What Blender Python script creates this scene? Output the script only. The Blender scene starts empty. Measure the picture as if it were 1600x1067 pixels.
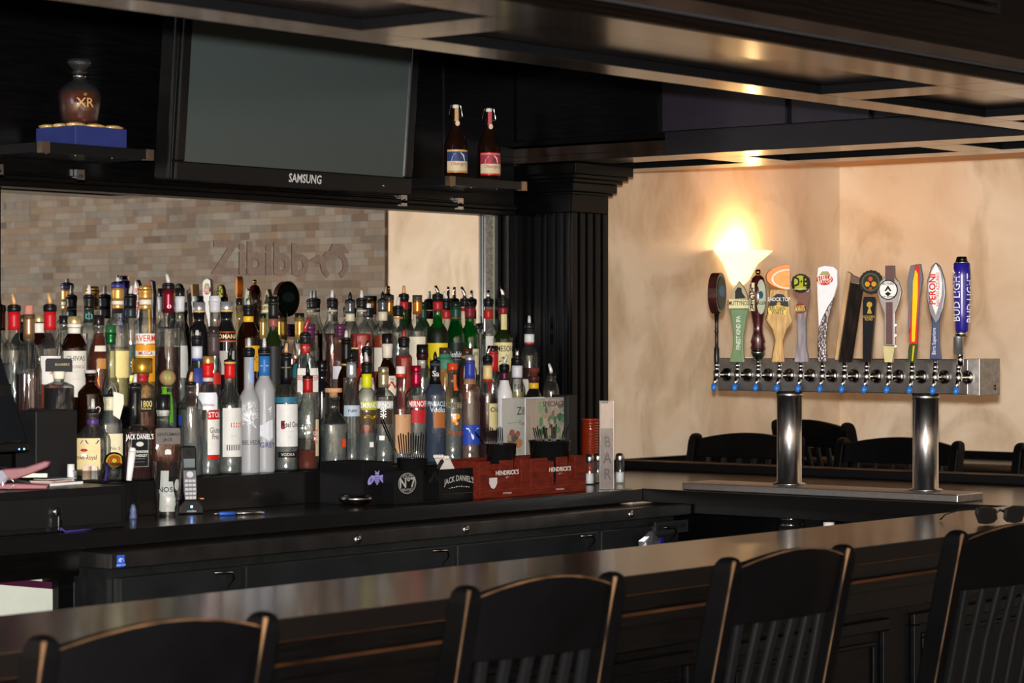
import bpy, bmesh, math, random
from mathutils import Vector, Matrix
random.seed(7)
PI = math.pi
sc = bpy.context.scene
# ------------------------------------------------------------------ camera
F, YAW, HOR, EYE = 3911.0, math.radians(39.35), 526.0, 1.56
cam_d = bpy.data.cameras.new('camera'); cam = bpy.data.objects.new('camera', cam_d)
sc.collection.objects.link(cam); sc.camera = cam
cam_d.sensor_width = 36.0; cam_d.lens = F / 1600 * 36
cam_d.shift_y = -(533.5 - HOR) / 1600
cam_d.clip_start = .05; cam_d.clip_end = 60
cam.location = (0, 0, EYE)
cam.rotation_euler = (PI / 2, 0, YAW - PI / 2)
cam_d.dof.use_dof = True; cam_d.dof.focus_distance = 7.5; cam_d.dof.aperture_fstop = 6.3
# ------------------------------------------------------------------ world, lights, exposure
w = bpy.data.worlds.new('world'); sc.world = w; w.use_nodes = True
w.node_tree.nodes['Background'].inputs[0].default_value = (.5, .6, .8, 1)
w.node_tree.nodes['Background'].inputs[1].default_value = .02
def lamp(name, kind, loc, power, color, **k):
    l = bpy.data.lights.new(name, kind); l.energy = power; l.color = color
    for a, v in k.items():
        if a != 'rot': setattr(l, a, v)
    o = bpy.data.objects.new(name, l); o.location = loc
    if 'rot' in k: o.rotation_euler = k['rot']
    sc.collection.objects.link(o); return o
# the photographer's flash, just above the lens; its shadows show in the photograph
lamp('camera_flash', 'POINT', (0, 0, EYE + .10), 2380, (1, .97, .94), shadow_soft_size=.03)
# added warm ambient fill: soft unseen area lamps below the ceilings
lamp('ambient_fill', 'AREA', (3, -1.2, 2.95), 22, (1, .82, .62), shape='RECTANGLE', size=5, size_y=2.5, rot=(0, 0, 0))
lamp('ambient_fill', 'AREA', (8.0, 3.6, 2.2), 3, (1, .75, .5), shape='RECTANGLE', size=.8, size_y=1.5, rot=(0, 0, 0))
# daylight from the front window on the left wall
lamp('window_light', 'AREA', (-3.4, 4.1, 2.35), 14, (.62, .66, 1), shape='RECTANGLE', size=1.1, size_y=1.7, rot=(0, -PI / 2, 0))
vs = sc.view_settings
sc.display_settings.display_device = 'sRGB'
vs.view_transform = 'Standard'; vs.look = 'None'; vs.gamma = 1; vs.use_curve_mapping = False; vs.exposure = 0.0
cy = sc.cycles
cy.caustics_reflective = False; cy.caustics_refractive = False
cy.max_bounces = 10; cy.diffuse_bounces = 3; cy.glossy_bounces = 5; cy.transmission_bounces = 6
cy.transparent_max_bounces = 48; cy.sample_clamp_indirect = 3
# ------------------------------------------------------------------ pixel -> place
SN, CS = math.sin(YAW), math.cos(YAW)
def on_y(px, Y):
    r = (px - 800) / F; d = Y / (SN - r * CS); return Vector((d * (CS + r * SN), Y)), d
def on_x(px, X):
    r = (px - 800) / F; d = X / (CS + r * SN); return Vector((X, d * (SN - r * CS))), d
def zat(py, d): return EYE - (py - HOR) / F * d
def on_z(px, py, z):
    d = (EYE - z) * F / (py - HOR); r = (px - 800) / F
    return Vector((d * (CS + r * SN), d * (SN - r * CS), z))
# ------------------------------------------------------------------ materials
MC = {}
def nd(nt, t, **k):
    n = nt.nodes.new(t)
    for a, v in k.items(): setattr(n, a, v)
    return n
def mat(key, col, rough=.5, metal=0., var=.08, scale=30., bump=0., spec=.5, coat=0., emit=0., stretch=(1, 1, 1), ecol=None, trans=0.):
    """principled material with procedural colour variation and optional bump"""
    if key in MC: return MC[key]
    m = bpy.data.materials.new(key); m.use_nodes = True; nt = m.node_tree; b = nt.nodes['Principled BSDF']; L = nt.links
    tc = nd(nt, 'ShaderNodeTexCoord'); mp = nd(nt, 'ShaderNodeMapping'); mp.inputs['Scale'].default_value = stretch
    L.new(tc.outputs['Object'], mp.inputs['Vector'])
    no = nd(nt, 'ShaderNodeTexNoise'); no.inputs['Scale'].default_value = scale; no.inputs['Detail'].default_value = 4
    L.new(mp.outputs[0], no.inputs['Vector'])
    cr = nd(nt, 'ShaderNodeValToRGB'); e = cr.color_ramp.elements
    e[0].position = .3; e[1].position = .7
    e[0].color = (*[max(0, c * (1 - var)) for c in col[:3]], 1); e[1].color = (*[min(1, c * (1 + var)) for c in col[:3]], 1)
    L.new(no.outputs['Fac'], cr.inputs[0]); L.new(cr.outputs[0], b.inputs['Base Color'])
    b.inputs['Roughness'].default_value = rough; b.inputs['Metallic'].default_value = metal
    b.inputs['Specular IOR Level'].default_value = spec; b.inputs['Coat Weight'].default_value = coat
    b.inputs['Coat Roughness'].default_value = .08
    if trans: b.inputs['Transmission Weight'].default_value = trans
    if bump:
        bp = nd(nt, 'ShaderNodeBump'); bp.inputs['Strength'].default_value = bump; bp.inputs['Distance'].default_value = .004
        L.new(no.outputs['Fac'], bp.inputs['Height']); L.new(bp.outputs[0], b.inputs['Normal'])
    if emit:
        b.inputs['Emission Color'].default_value = (*(ecol or col), 1); b.inputs['Emission Strength'].default_value = emit
    MC[key] = m; return m
def glassy(key, tint, edge, gloss=1.0, rough=.04, haze=0., hcol=(.8, .8, .8)):
    """clear glass: fresnel gloss over tinted see-through, tint deepens where the wall is seen edge-on"""
    if key in MC: return MC[key]
    m = bpy.data.materials.new(key); m.use_nodes = True; nt = m.node_tree; L = nt.links
    nt.nodes.remove(nt.nodes['Principled BSDF']); out = nt.nodes['Material Output']
    no = nd(nt, 'ShaderNodeTexNoise'); no.inputs['Scale'].default_value = 130
    tc = nd(nt, 'ShaderNodeTexCoord'); mp = nd(nt, 'ShaderNodeMapping'); mp.inputs['Scale'].default_value = (1, 1, .12)
    L.new(tc.outputs['Object'], mp.inputs[0]); L.new(mp.outputs[0], no.inputs['Vector'])
    bp = nd(nt, 'ShaderNodeBump'); bp.inputs['Strength'].default_value = .45; bp.inputs['Distance'].default_value = .0025
    L.new(no.outputs['Fac'], bp.inputs['Height'])
    lw = nd(nt, 'ShaderNodeLayerWeight'); lw.inputs['Blend'].default_value = .45
    mx = nd(nt, 'ShaderNodeMix', data_type='RGBA'); L.new(lw.outputs['Facing'], mx.inputs[0])
    mx.inputs[6].default_value = (*tint, 1); mx.inputs[7].default_value = (*edge, 1)
    tr = nd(nt, 'ShaderNodeBsdfTransparent'); L.new(mx.outputs[2], tr.inputs[0])
    base = tr.outputs[0]
    if haze:
        df = nd(nt, 'ShaderNodeBsdfDiffuse'); df.inputs[0].default_value = (*hcol, 1)
        mh = nd(nt, 'ShaderNodeMixShader'); mh.inputs[0].default_value = haze
        L.new(base, mh.inputs[1]); L.new(df.outputs[0], mh.inputs[2]); base = mh.outputs[0]
    gl = nd(nt, 'ShaderNodeBsdfGlossy'); gl.inputs['Roughness'].default_value = rough; L.new(bp.outputs[0], gl.inputs['Normal'])
    l2 = nd(nt, 'ShaderNodeLayerWeight'); l2.inputs['Blend'].default_value = .5
    pw = nd(nt, 'ShaderNodeMath', operation='POWER'); pw.inputs[1].default_value = 4; L.new(l2.outputs['Facing'], pw.inputs[0])
    mu = nd(nt, 'ShaderNodeMath', operation='MULTIPLY_ADD'); mu.inputs[1].default_value = .6; mu.inputs[2].default_value = .045 * gloss; L.new(pw.outputs[0], mu.inputs[0])
    ms = nd(nt, 'ShaderNodeMixShader'); L.new(mu.outputs[0], ms.inputs[0]); L.new(base, ms.inputs[1]); L.new(gl.outputs[0], ms.inputs[2])
    L.new(ms.outputs[0], out.inputs[0]); MC[key] = m; return m
BLK = mat('black_stained_wood', (.0015, .0014, .0016), .34, spec=.16, var=.5, scale=9, bump=.1, stretch=(1, 1, 12), coat=.04)
BLKH = mat('black_stained_wood_long_grain', (.0016, .0014, .0014), .32, spec=.2, var=.5, scale=9, bump=.08, stretch=(1, 12, 12), coat=.05)
CHAIRW = mat('black_chair_paint', (.0012, .0012, .0014), .45, spec=.1, var=.3, scale=14, bump=.05)
WEAR_HILITE = mat('tan_wear_and_highlight', (.085, .046, .022), .6, spec=.1, var=.85, scale=9)  # tan of the stools' real wear, also of the rail's painted highlight
STEEL = mat('brushed_steel', (.55, .54, .53), .28, 1, var=.15, scale=40, bump=.05, stretch=(1, 20, 1))
CHROME = mat('chrome', (.8, .8, .8), .12, 1, var=.05, scale=10)
PLAS = mat('black_plastic', (.006, .006, .0065), .32, spec=.3, var=.2, scale=50)
WHITE = mat('white_paper', (.8, .79, .76), .6, var=.06)
GLASS = glassy('clear_glass', (.95, .97, .96), (.36, .40, .39), 1.7, .05, .012, (.8, .84, .84))
THIN = glassy('thin_drinking_glass', (.98, .99, .985), (.50, .53, .52), 2.5, .05, .006, (.8, .84, .84))
def C(hexs):
    v = [int(hexs[i:i + 2], 16) / 255 for i in (0, 2, 4)]
    return tuple(c / 12.92 if c < .04045 else ((c + .055) / 1.055) ** 2.4 for c in v)
def pm(hexs, rough=.5, **k):
    k.setdefault('spec', .2); return mat('paint_%s_%g' % (hexs, rough), C(hexs), rough, **k)
# ------------------------------------------------------------------ mesh builder
class G:
    def __init__(s): s.v = []; s.f = []; s.m = []; s.s = []; s.mats = []
    def mi(s, m):
        if m not in s.mats: s.mats.append(m)
        return s.mats.index(m)
    def add(s, vs_, fs, m, smooth=False):
        o = len(s.v); i = s.mi(m); s.v += [tuple(v) for v in vs_]
        for f in fs: s.f.append([o + a for a in f]); s.m.append(i); s.s.append(smooth)
        return s
    def box(s, x0, x1, y0, y1, z0, z1, m, rz=0, c=None):
        vs_ = [(x, y, z) for z in (z0, z1) for x, y in ((x0, y0), (x1, y0), (x1, y1), (x0, y1))]
        if rz:
            cx, cy_ = c or ((x0 + x1) / 2, (y0 + y1) / 2); a, b = math.cos(rz), math.sin(rz)
            vs_ = [(cx + (x - cx) * a - (y - cy_) * b, cy_ + (x - cx) * b + (y - cy_) * a, z) for x, y, z in vs_]
        return s.add(vs_, [(3, 2, 1, 0), (4, 5, 6, 7), (0, 1, 5, 4), (1, 2, 6, 5), (2, 3, 7, 6), (3, 0, 4, 7)], m)
    def lathe(s, prof, m, n=24, c=(0, 0, 0), sx=1, sy=1, rot=0, sq=2, cap=True, M=None):
        """prof: (radius, height) from bottom to top"""
        vs_ = []; fs = []
        for r, z in prof:
            for k in range(n):
                t = 2 * PI * k / n; q = 1 if sq == 2 else 1 / ((abs(math.cos(t)) ** sq + abs(math.sin(t)) ** sq) ** (1 / sq))
                x, y = r * q * math.cos(t) * sx, r * q * math.sin(t) * sy
                p = Vector((x * math.cos(rot) - y * math.sin(rot), x * math.sin(rot) + y * math.cos(rot), z))
                if M: p = M @ p
                vs_.append(p + Vector(c))
        for j in range(len(prof) - 1):
            for k in range(n): a = j * n; fs.append((a + k, a + (k + 1) % n, a + n + (k + 1) % n, a + n + k))
        if cap:
            fs.append(tuple(range(n - 1, -1, -1))); fs.append(tuple((len(prof) - 1) * n + k for k in range(n)))
        return s.add(vs_, fs, m, True)
    def tube(s, pts, r, m, n=8, flat=1.0):
        pts = [Vector(p) for p in pts]; rs = r if isinstance(r, (list, tuple)) else [r] * len(pts)
        vs_ = []; fs = []; up = None
        for i, p in enumerate(pts):
            t = (pts[min(i + 1, len(pts) - 1)] - pts[max(i - 1, 0)]).normalized()
            if up is None: up = Vector((0, 0, 1)) if abs(t.z) < .9 else Vector((1, 0, 0))
            a = t.cross(up).normalized(); b = a.cross(t).normalized(); up = b
            for k in range(n):
                q = 2 * PI * k / n; vs_.append(p + a * math.cos(q) * rs[i] + b * math.sin(q) * rs[i] * flat)
        for j in range(len(pts) - 1):
            for k in range(n): fs.append((j * n + k, j * n + (k + 1) % n, (j + 1) * n + (k + 1) % n, (j + 1) * n + k))
        fs.append(tuple(range(n - 1, -1, -1))); fs.append(tuple((len(pts) - 1) * n + k for k in range(n)))
        return s.add(vs_, fs, m, True)
    def prism(s, poly, fn, t0, t1, m, smooth=False):
        """extrude a 2D outline: fn(u, v, t) -> point"""
        n = len(poly); vs_ = [fn(u, v, t0) for u, v in poly] + [fn(u, v, t1) for u, v in poly]
        fs = [tuple(range(n)), tuple(range(2 * n - 1, n - 1, -1))] + [(k, n + k, n + (k + 1) % n, (k + 1) % n) for k in range(n)]
        return s.add(vs_, fs, m, smooth)
    def text(s, txt, h, fn, m, align='CENTER', squeeze=1., bold=0.):
        """flat lettering: fn(u, v) -> point; u to the right, v up, centred on 0"""
        vs_, fs = glyphs(txt, align, bold)
        s.add([fn(x * h * squeeze, y * h) for x, y in vs_], fs, m); return s
    def build(s, name, parent=None, loc=None, bevel=0, fix=True):
        me = bpy.data.meshes.new(name); me.from_pydata(s.v, [], s.f)
        for m in s.mats: me.materials.append(m)
        me.polygons.foreach_set('material_index', s.m); me.polygons.foreach_set('use_smooth', s.s); me.update()
        if fix:
            bm = bmesh.new(); bm.from_mesh(me); bmesh.ops.recalc_face_normals(bm, faces=bm.faces); bm.to_mesh(me); bm.free()
        o = bpy.data.objects.new(name, me); sc.collection.objects.link(o)
        if parent: o.parent = parent
        if loc: o.location = loc
        if bevel:
            b = o.modifiers.new('bevel', 'BEVEL'); b.width = bevel; b.segments = 2; b.limit_method = 'ANGLE'
        return o
GL = {}
def glyphs(txt, align='CENTER', bold=0.):
    k = (txt, align, bold)
    if k in GL: return GL[k]
    cu = bpy.data.curves.new('t', 'FONT'); cu.body = txt; cu.align_x = 'CENTER' if align == 'CENTER' else 'LEFT'; cu.align_y = 'CENTER'
    cu.resolution_u = 2; cu.size = 1.4; cu.offset = bold; cu.fill_mode = 'FRONT' if hasattr(cu, 'fill_mode') else cu.fill_mode
    ob = bpy.data.objects.new('t', cu); sc.collection.objects.link(ob)
    dg = bpy.context.evaluated_depsgraph_get(); me = bpy.data.meshes.new_from_object(ob.evaluated_get(dg))
    r = ([(v.co.x, v.co.y) for v in me.vertices], [tuple(p.vertices) for p in me.polygons])
    bpy.data.objects.remove(ob); bpy.data.curves.remove(cu); bpy.data.meshes.remove(me); GL[k] = r; return r
def root(name, loc, label, cat, group=None, rz=0):
    o = bpy.data.objects.new(name, None); sc.collection.objects.link(o); o.location = loc; o.rotation_euler.z = rz
    o.empty_display_size = .05
    return tag(o, label, cat, group)
def tag(o, label, cat, group=None, kind=None):
    o['label'] = label; o['category'] = cat
    if group: o['group'] = group
    if kind: o['kind'] = kind
    return o
def struct(o): o['kind'] = 'structure'; return o
def clone(o, parent=None):
    c = o.copy(); sc.collection.objects.link(c)
    if parent: c.parent = parent
    for ch in list(o.children): clone(ch, c)
    return c
# ------------------------------------------------------------------ the room
XW, YB, YM, XS, YS = 9.0, 5.6, 5.455, -3.5, -4.5      # right wall, back wall, mirror plane, left wall, far wall
def plaster():
    m = bpy.data.materials.new('cream_plaster'); m.use_nodes = True; nt = m.node_tree; b = nt.nodes['Principled BSDF']; L = nt.links
    tc = nd(nt, 'ShaderNodeTexCoord')
    def noise(scale, dist, st):
        mp = nd(nt, 'ShaderNodeMapping'); mp.inputs['Scale'].default_value = st; L.new(tc.outputs['Object'], mp.inputs[0])
        n = nd(nt, 'ShaderNodeTexNoise'); n.inputs['Scale'].default_value = scale; n.inputs['Distortion'].default_value = dist; n.inputs['Detail'].default_value = 5
        L.new(mp.outputs[0], n.inputs['Vector']); return n
    n1 = noise(2.0, 1.2, (1, 1, 1)); n2 = noise(2.6, 1.4, (1, 1, .8)); n3 = noise(14, 1.2, (1, 1, .45))
    r1 = nd(nt, 'ShaderNodeValToRGB'); e = r1.color_ramp.elements
    e[0].position = .36; e[0].color = (.74, .575, .405, 1); e[1].position = .62; e[1].color = (.84, .715, .55, 1)
    L.new(n1.outputs['Fac'], r1.inputs[0])
    r2 = nd(nt, 'ShaderNodeValToRGB'); e = r2.color_ramp.elements
    e[0].position = .47; e[0].color = (0, 0, 0, 1); e[1].position = .66; e[1].color = (1, 1, 1, 1); L.new(n2.outputs['Fac'], r2.inputs[0])
    mu = nd(nt, 'ShaderNodeMath', operation='MULTIPLY'); L.new(r2.outputs[0], mu.inputs[0]); L.new(n3.outputs['Fac'], mu.inputs[1])
    mx = nd(nt, 'ShaderNodeMix', data_type='RGBA'); L.new(mu.outputs[0], mx.inputs[0]); L.new(r1.outputs[0], mx.inputs[6]); mx.inputs[7].default_value = (.42, .29, .16, 1)
    L.new(mx.outputs[2], b.inputs['Base Color']); b.inputs['Roughness'].default_value = .55
    bp = nd(nt, 'ShaderNodeBump'); bp.inputs['Strength'].default_value = .15; bp.inputs['Distance'].default_value = .004
    L.new(n3.outputs['Fac'], bp.inputs['Height']); L.new(bp.outputs[0], b.inputs['Normal']); return m
def stone():
    m = bpy.data.materials.new('ledger_stone'); m.use_nodes = True; nt = m.node_tree; b = nt.nodes['Principled BSDF']; L = nt.links
    tc = nd(nt, 'ShaderNodeTexCoord'); sp = nd(nt, 'ShaderNodeSeparateXYZ'); cb = nd(nt, 'ShaderNodeCombineXYZ')
    L.new(tc.outputs['Object'], sp.inputs[0]); L.new(sp.outputs['Y'], cb.inputs['X']); L.new(sp.outputs['Z'], cb.inputs['Y'])
    def brick(c1, c2, wd, off, bias):
        br = nd(nt, 'ShaderNodeTexBrick'); L.new(cb.outputs[0], br.inputs['Vector'])
        br.inputs['Color1'].default_value = c1; br.inputs['Color2'].default_value = c2; br.inputs['Mortar'].default_value = (.12, .09, .07, 1)
        br.inputs['Scale'].default_value = 1; br.inputs['Mortar Size'].default_value = .0008; br.inputs['Brick Width'].default_value = wd
        br.inputs['Row Height'].default_value = .036; br.offset = off; br.squash = .6; br.squash_frequency = 3; br.inputs['Bias'].default_value = bias
        return br
    b1 = brick((.27, .22, .165, 1), (.07, .062, .056, 1), .19, .37, 0); b2 = brick((.20, .10, .045, 1), (.33, .30, .26, 1), .11, .37, .1)
    b2.offset_frequency = 3
    no = nd(nt, 'ShaderNodeTexNoise'); no.inputs['Scale'].default_value = 5; no.inputs['Detail'].default_value = 6; no.inputs['Roughness'].default_value = .75; L.new(cb.outputs[0], no.inputs['Vector'])
    mx = nd(nt, 'ShaderNodeMix', data_type='RGBA'); L.new(no.outputs['Fac'], mx.inputs[0]); L.new(b1.outputs[0], mx.inputs[6]); L.new(b2.outputs[0], mx.inputs[7])
    L.new(mx.outputs[2], b.inputs['Base Color']); b.inputs['Roughness'].default_value = .8
    bp = nd(nt, 'ShaderNodeBump'); bp.inputs['Strength'].default_value = .6; bp.inputs['Distance'].default_value = .01
    L.new(b1.outputs[0], bp.inputs['Height']); L.new(bp.outputs[0], b.inputs['Normal']); return m
PLASTER, STONE = plaster(), stone()
FLOORM = mat('dark_floor_tile', (.06, .045, .035), .4, var=.3, scale=3)
CEIL = mat('ceiling_paint', (.05, .045, .04), .8, var=.1, scale=3)
OCHRE = mat('ochre_ceiling_paint', (.55, .24, .05), .6, var=.15, scale=5)
struct(G().box(XS, XW, YS, YB, -.1, 0, FLOORM).build('floor'))
struct(G().box(XS - .1, XW + .1, YS - .1, YB + .1, 3.0, 3.1, CEIL).build('ceiling'))
struct(G().box(XS, XW + .1, YB, YB + .1, 0, 3.0, PLASTER).build('wall_back'))
struct(G().box(XW, XW + .1, 2.75, YB, 0, 3.0, PLASTER).build('wall_right'))
struct(G().box(XW - .02, XW + .1, YS, 2.75, 0, 3.0, STONE).build('wall_right_stone'))
lw_ = G()
for a in ((YS, 3.25, 0, 3), (4.95, YB, 0, 3), (3.25, 4.95, 0, 1.8), (3.25, 4.95, 2.9, 3)): lw_.box(XS - .1, XS, a[0], a[1], a[2], a[3], PLASTER)
struct(lw_.build('wall_left'))
struct(G().box(XS, XW, YS - .1, YS, 0, 3.0, PLASTER).build('wall_front'))
wf = G()
for a in ((3.25, 3.31, 1.8, 2.9), (4.89, 4.95, 1.8, 2.9), (3.31, 4.89, 1.8, 1.86), (3.31, 4.89, 2.84, 2.9), (4.08, 4.12, 1.86, 2.84)):
    wf.box(XS - .06, XS + .01, a[0], a[1], a[2], a[3], BLK)
wfo = struct(wf.build('window_1'))
G().box(XS - .05, XS - .04, 3.31, 4.89, 1.86, 2.84, mat('daylit_pane', (.5, .55, .8), .1, emit=1.2, ecol=(.55, .62, 1))).build('pane', wfo)
# black wainscot and its ragged cap where the cream plaster stops
struct(G().box(XS, XW, YB - .025, YB, 0, 1.09, BLK).box(6.95, XW - .03, YB - .035, YB, 1.085, 1.105, BLK).build('trim_1'))
struct(G().box(XW - .025, XW, 2.75, YB - .03, 0, 1.085, BLK).box(XW - .035, XW, 2.75, YB - .03, 1.08, 1.10, BLK).build('trim_2'))
# low ochre ceiling between bar canopy and wall
struct(G().box(7.23, XW, 2.75, YB, 2.272, 2.32, OCHRE).build('ceiling_low'))

# ------------------------------------------------------------------ canopy (soffit) over the bar
ZS = 2.15
SOF = mat('glossy_black_canopy_paint', (.016, .010, .007), .17, var=.5, scale=5, bump=.03, stretch=(1, 3, 1), spec=.45, coat=.12)
RECESS = mat('matte_black_recess_edge', (.003, .003, .0035), .6, spec=.08)
def canopy_wood():
    m = bpy.data.materials.new('oak_grain_black_stain'); m.use_nodes = True; nt = m.node_tree; b = nt.nodes['Principled BSDF']; L = nt.links
    tc = nd(nt, 'ShaderNodeTexCoord'); mp = nd(nt, 'ShaderNodeMapping'); mp.inputs['Scale'].default_value = (1.2, 1, 9); L.new(tc.outputs['Object'], mp.inputs[0])
    wv = nd(nt, 'ShaderNodeTexWave'); wv.inputs['Scale'].default_value = 2.2; wv.inputs['Distortion'].default_value = 9; wv.inputs['Detail'].default_value = 3
    wv.inputs['Detail Scale'].default_value = .6
    wv.bands_direction = 'Z'; L.new(mp.outputs[0], wv.inputs['Vector'])
    cr = nd(nt, 'ShaderNodeValToRGB'); cr.color_ramp.elements[0].color = (.0005, .0003, .0003, 1); cr.color_ramp.elements[1].color = (.0028, .0012, .0007, 1)
    L.new(wv.outputs['Fac'], cr.inputs[0]); L.new(cr.outputs[0], b.inputs['Base Color']); b.inputs['Roughness'].default_value = .38; b.inputs['Coat Weight'].default_value = .05; b.inputs['Specular IOR Level'].default_value = .1
    return m
OAK = canopy_wood()
def panels(g, x0, x1, y0, y1, holes, m):
    """underside board at ZS with rectangular recesses"""
    xs = sorted({x0, x1, *[h[0] for h in holes], *[h[1] for h in holes]}); ys = sorted({y0, y1, *[h[2] for h in holes], *[h[3] for h in holes]})
    for i in range(len(xs) - 1):
        for j in range(len(ys) - 1):
            cx, cy_ = (xs[i] + xs[i + 1]) / 2, (ys[j] + ys[j + 1]) / 2
            if any(h[0] < cx < h[1] and h[2] < cy_ < h[3] for h in holes): continue
            g.box(xs[i], xs[i + 1], ys[j], ys[j + 1], ZS, ZS + .022, m)
    g.box(x0, x1, y0, y1, ZS + .022, ZS + .06, m)
    for a, b, c, d in holes:
        t = .004; z0, z1 = ZS + .0006, ZS + .0215
        g.box(a, b, d - t, d + .0005, z0, z1, RECESS).box(a, b, c - .0005, c + t, z0, z1, RECESS).box(a - .0005, a + t, c + t, d - t, z0, z1, RECESS).box(b - t, b + .0005, c + t, d - t, z0, z1, RECESS)
cA = root('bar_canopy', (0, 0, 0), 'glossy black wooden canopy with recessed panels hanging over the bar', 'canopy')
g = G(); panels(g, -1.0, 7.23, 2.79, 3.405, [(.55, 2.0, 2.955, 3.285), (2.17, 3.545, 2.955, 3.285), (3.717, 5.19, 2.955, 3.285), (5.367, 6.01, 2.955, 3.285), (6.156, 7.06, 2.955, 3.285)], SOF)
g.build('underside', cA, bevel=.0015)
g = G().box(-1.0, 7.23, 2.80, 2.84, ZS + .05, 2.75, OAK); g.build('outer_fascia', cA)
g = G().box(-1.0, 7.23, 2.778, 2.80, ZS, ZS + .024, OAK).box(-1.0, 7.23, 2.772, 2.80, ZS + .024, ZS + .031, pm('2A2A2C', .4)); g.build('bottom_moulding', cA, bevel=.003)
for x0, x1 in ((3.72, 5.165), (2.1, 3.55), (5.33, 6.8)):
    g = G()
    for a, b in ((0, .012), (.022, .03)):
        g.box(x0 + a, x1 - a, 2.785 - b * .2, 2.80, 2.302 + a, 2.302 + b, BLKH).box(x0 + a, x1 - a, 2.785 - b * .2, 2.80, 2.70 - b, 2.70 - a, BLKH)
        g.box(x0 + a, x0 + b, 2.785 - b * .2, 2.80, 2.302 + b, 2.70 - b, BLKH).box(x1 - b, x1 - a, 2.785 - b * .2, 2.80, 2.302 + b, 2.70 - b, BLKH)
    g.build('panel_frame', cA)
G().box(-1.0, 6.62, 3.385, 3.405, ZS + .05, 2.75, BLK).build('inner_fascia', cA)
G().box(-1.0, 7.23, 2.8, 3.405, 2.75, 3.0, OAK).build('riser', cA)
cB = cA
g = G(); panels(g, 6.62, 7.23, 3.405, 5.45, [(6.82, 7.08, 4.78, 5.3), (6.82, 7.08, 3.96, 4.605), (6.80, 7.08, 3.45, 3.81)], SOF); g.build('underside', cB, bevel=.0015)
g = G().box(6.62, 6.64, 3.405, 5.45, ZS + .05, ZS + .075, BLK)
LIT_VIOLET = mat('board_painted_violet_light', (.015, .012, .019), .4, spec=.3, var=.15)  # bluish light on these boards painted in as violet; the shaded end stays black
for y0, y1 in ((3.41, 4.00), (4.02, 4.30), (4.325, 4.80), (4.82, 5.42)): g.box(6.628, 6.65, y0, y1, ZS + .08, 3.0, BLK if y0 > 4.81 else LIT_VIOLET)
g.box(6.615, 6.62, 3.405, 4.78, ZS + .002, ZS + .075, mat('lip_painted_dim_light', (.0055, .005, .007), .4, spec=.3))  # same light painted dimmer on the lower lip, up to the shadow edge
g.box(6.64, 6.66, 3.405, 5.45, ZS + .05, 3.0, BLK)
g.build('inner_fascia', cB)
G().box(7.20, 7.23, 3.405, 5.59, ZS + .05, 2.272, BLKH).build('outer_fascia', cB)
cC = tag(G().box(-1.0, 6.62, 3.405, 5.42, 2.86, 2.9, BLK).build('well_ceiling_board'), 'black board closing the top of the bar well', 'board')

# ------------------------------------------------------------------ back bar: panelled hutch with the mirror
H0 = root('back_bar_hutch', (0, 0, 0), 'black wooden back bar frame around the wide mirror, moulded edges', 'cabinet')
xr, _ = on_y(769, YM); xr = xr.x
G().box(1.9, 6.62, 5.42, YB - .03, 1.972, 2.86, BLK).build('upper_panel', H0)
g = G()
for k, (z0, z1, y) in enumerate(((1.972, 1.990, 5.412), (1.990, 2.004, 5.405), (2.004, 2.012, 5.415))): g.box(1.9, 6.62, y, 5.42, z0, z1, BLKH)
g.build('top_moulding', H0, bevel=.003)
for x0 in (4.12, 5.97, 6.25): G().box(x0, x0 + .006, 5.417, 5.421, 2.05, 2.86, PLAS).build('panel_seam', H0)
g = G(); xe = 6.745
for a, b, y in ((0, .016, 5.43), (.022, .05, 5.40), (.05, .16, 5.385), (.16, .215, 5.37), (.215, xe - xr, 5.35)):
    g.box(xr + a, min(xr + b, xe), y, YB - .03, 1.1, 1.972, BLK)
for k in range(70): g.lathe([(.0001, -.003), (.003, 0), (.0001, .003)], BLK, 6, c=(xr + .019, 5.428, 1.22 + k * .0107))
g.build('side_moulding', H0, bevel=.002)
x3, _ = on_y(-8, YM)
x4 = on_y(2, 5.40)[0].x
G().box(x4 - .25, x4, 5.40, YB - .03, 1.1, 1.972, BLK).build('side_moulding', H0, bevel=.003)
G().box(1.9, 6.70, 5.462, YB - .03, 1.0, 1.972, BLK).build('back_panel', H0)
mr = mat('mirror_silver', (.93, .94, .92), .0, 1, var=.01)
M0 = root('bar_mirror', (x3.x, YM, 1.3), 'wide wall mirror behind the liquor bottles, lettered across the top', 'mirror')
G().box(0, xr - x3.x, 0, .005, 0, 1.972 - 1.3, mr).build('mirror_glass', M0)
# bevelled right edge of the mirror
G().add([(xr - x3.x - .034, -.0002, .02), (xr - x3.x - .002, -.006, .02), (xr - x3.x - .002, -.006, .67), (xr - x3.x - .034, -.0002, .67)], [(0, 1, 2, 3)], mat('bevelled_mirror_edge', (.75, .78, .84), .35, 1, var=.4, scale=120, bump=.5)).build('bevel', M0)
G().box(xr - x3.x - .001, xr - x3.x + .004, -.012, -.002, 0, .67, pm('8A8E74', .35)).build('edge_strip', M0)
ETCH = mat('etched_lettering', (.20, .14, .115), .6, var=.15, scale=60)
pa, da = on_y(333, YM); pb, db = on_y(482, YM)
g = G(); zc = zat(407, (da + db) / 2)
def onm(u, v): return ((pa.x + pb.x) / 2 - x3.x + u, -.0012, zc - 1.3 + v)
vsx = [v[0] for v in glyphs('Zibibb', 'CENTER', .02)[0]]; wdt = max(vsx) - min(vsx)
g.text('Zibibb', .098, onm, ETCH, squeeze=(pb.x - pa.x) / (wdt * .098), bold=.045)
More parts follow.
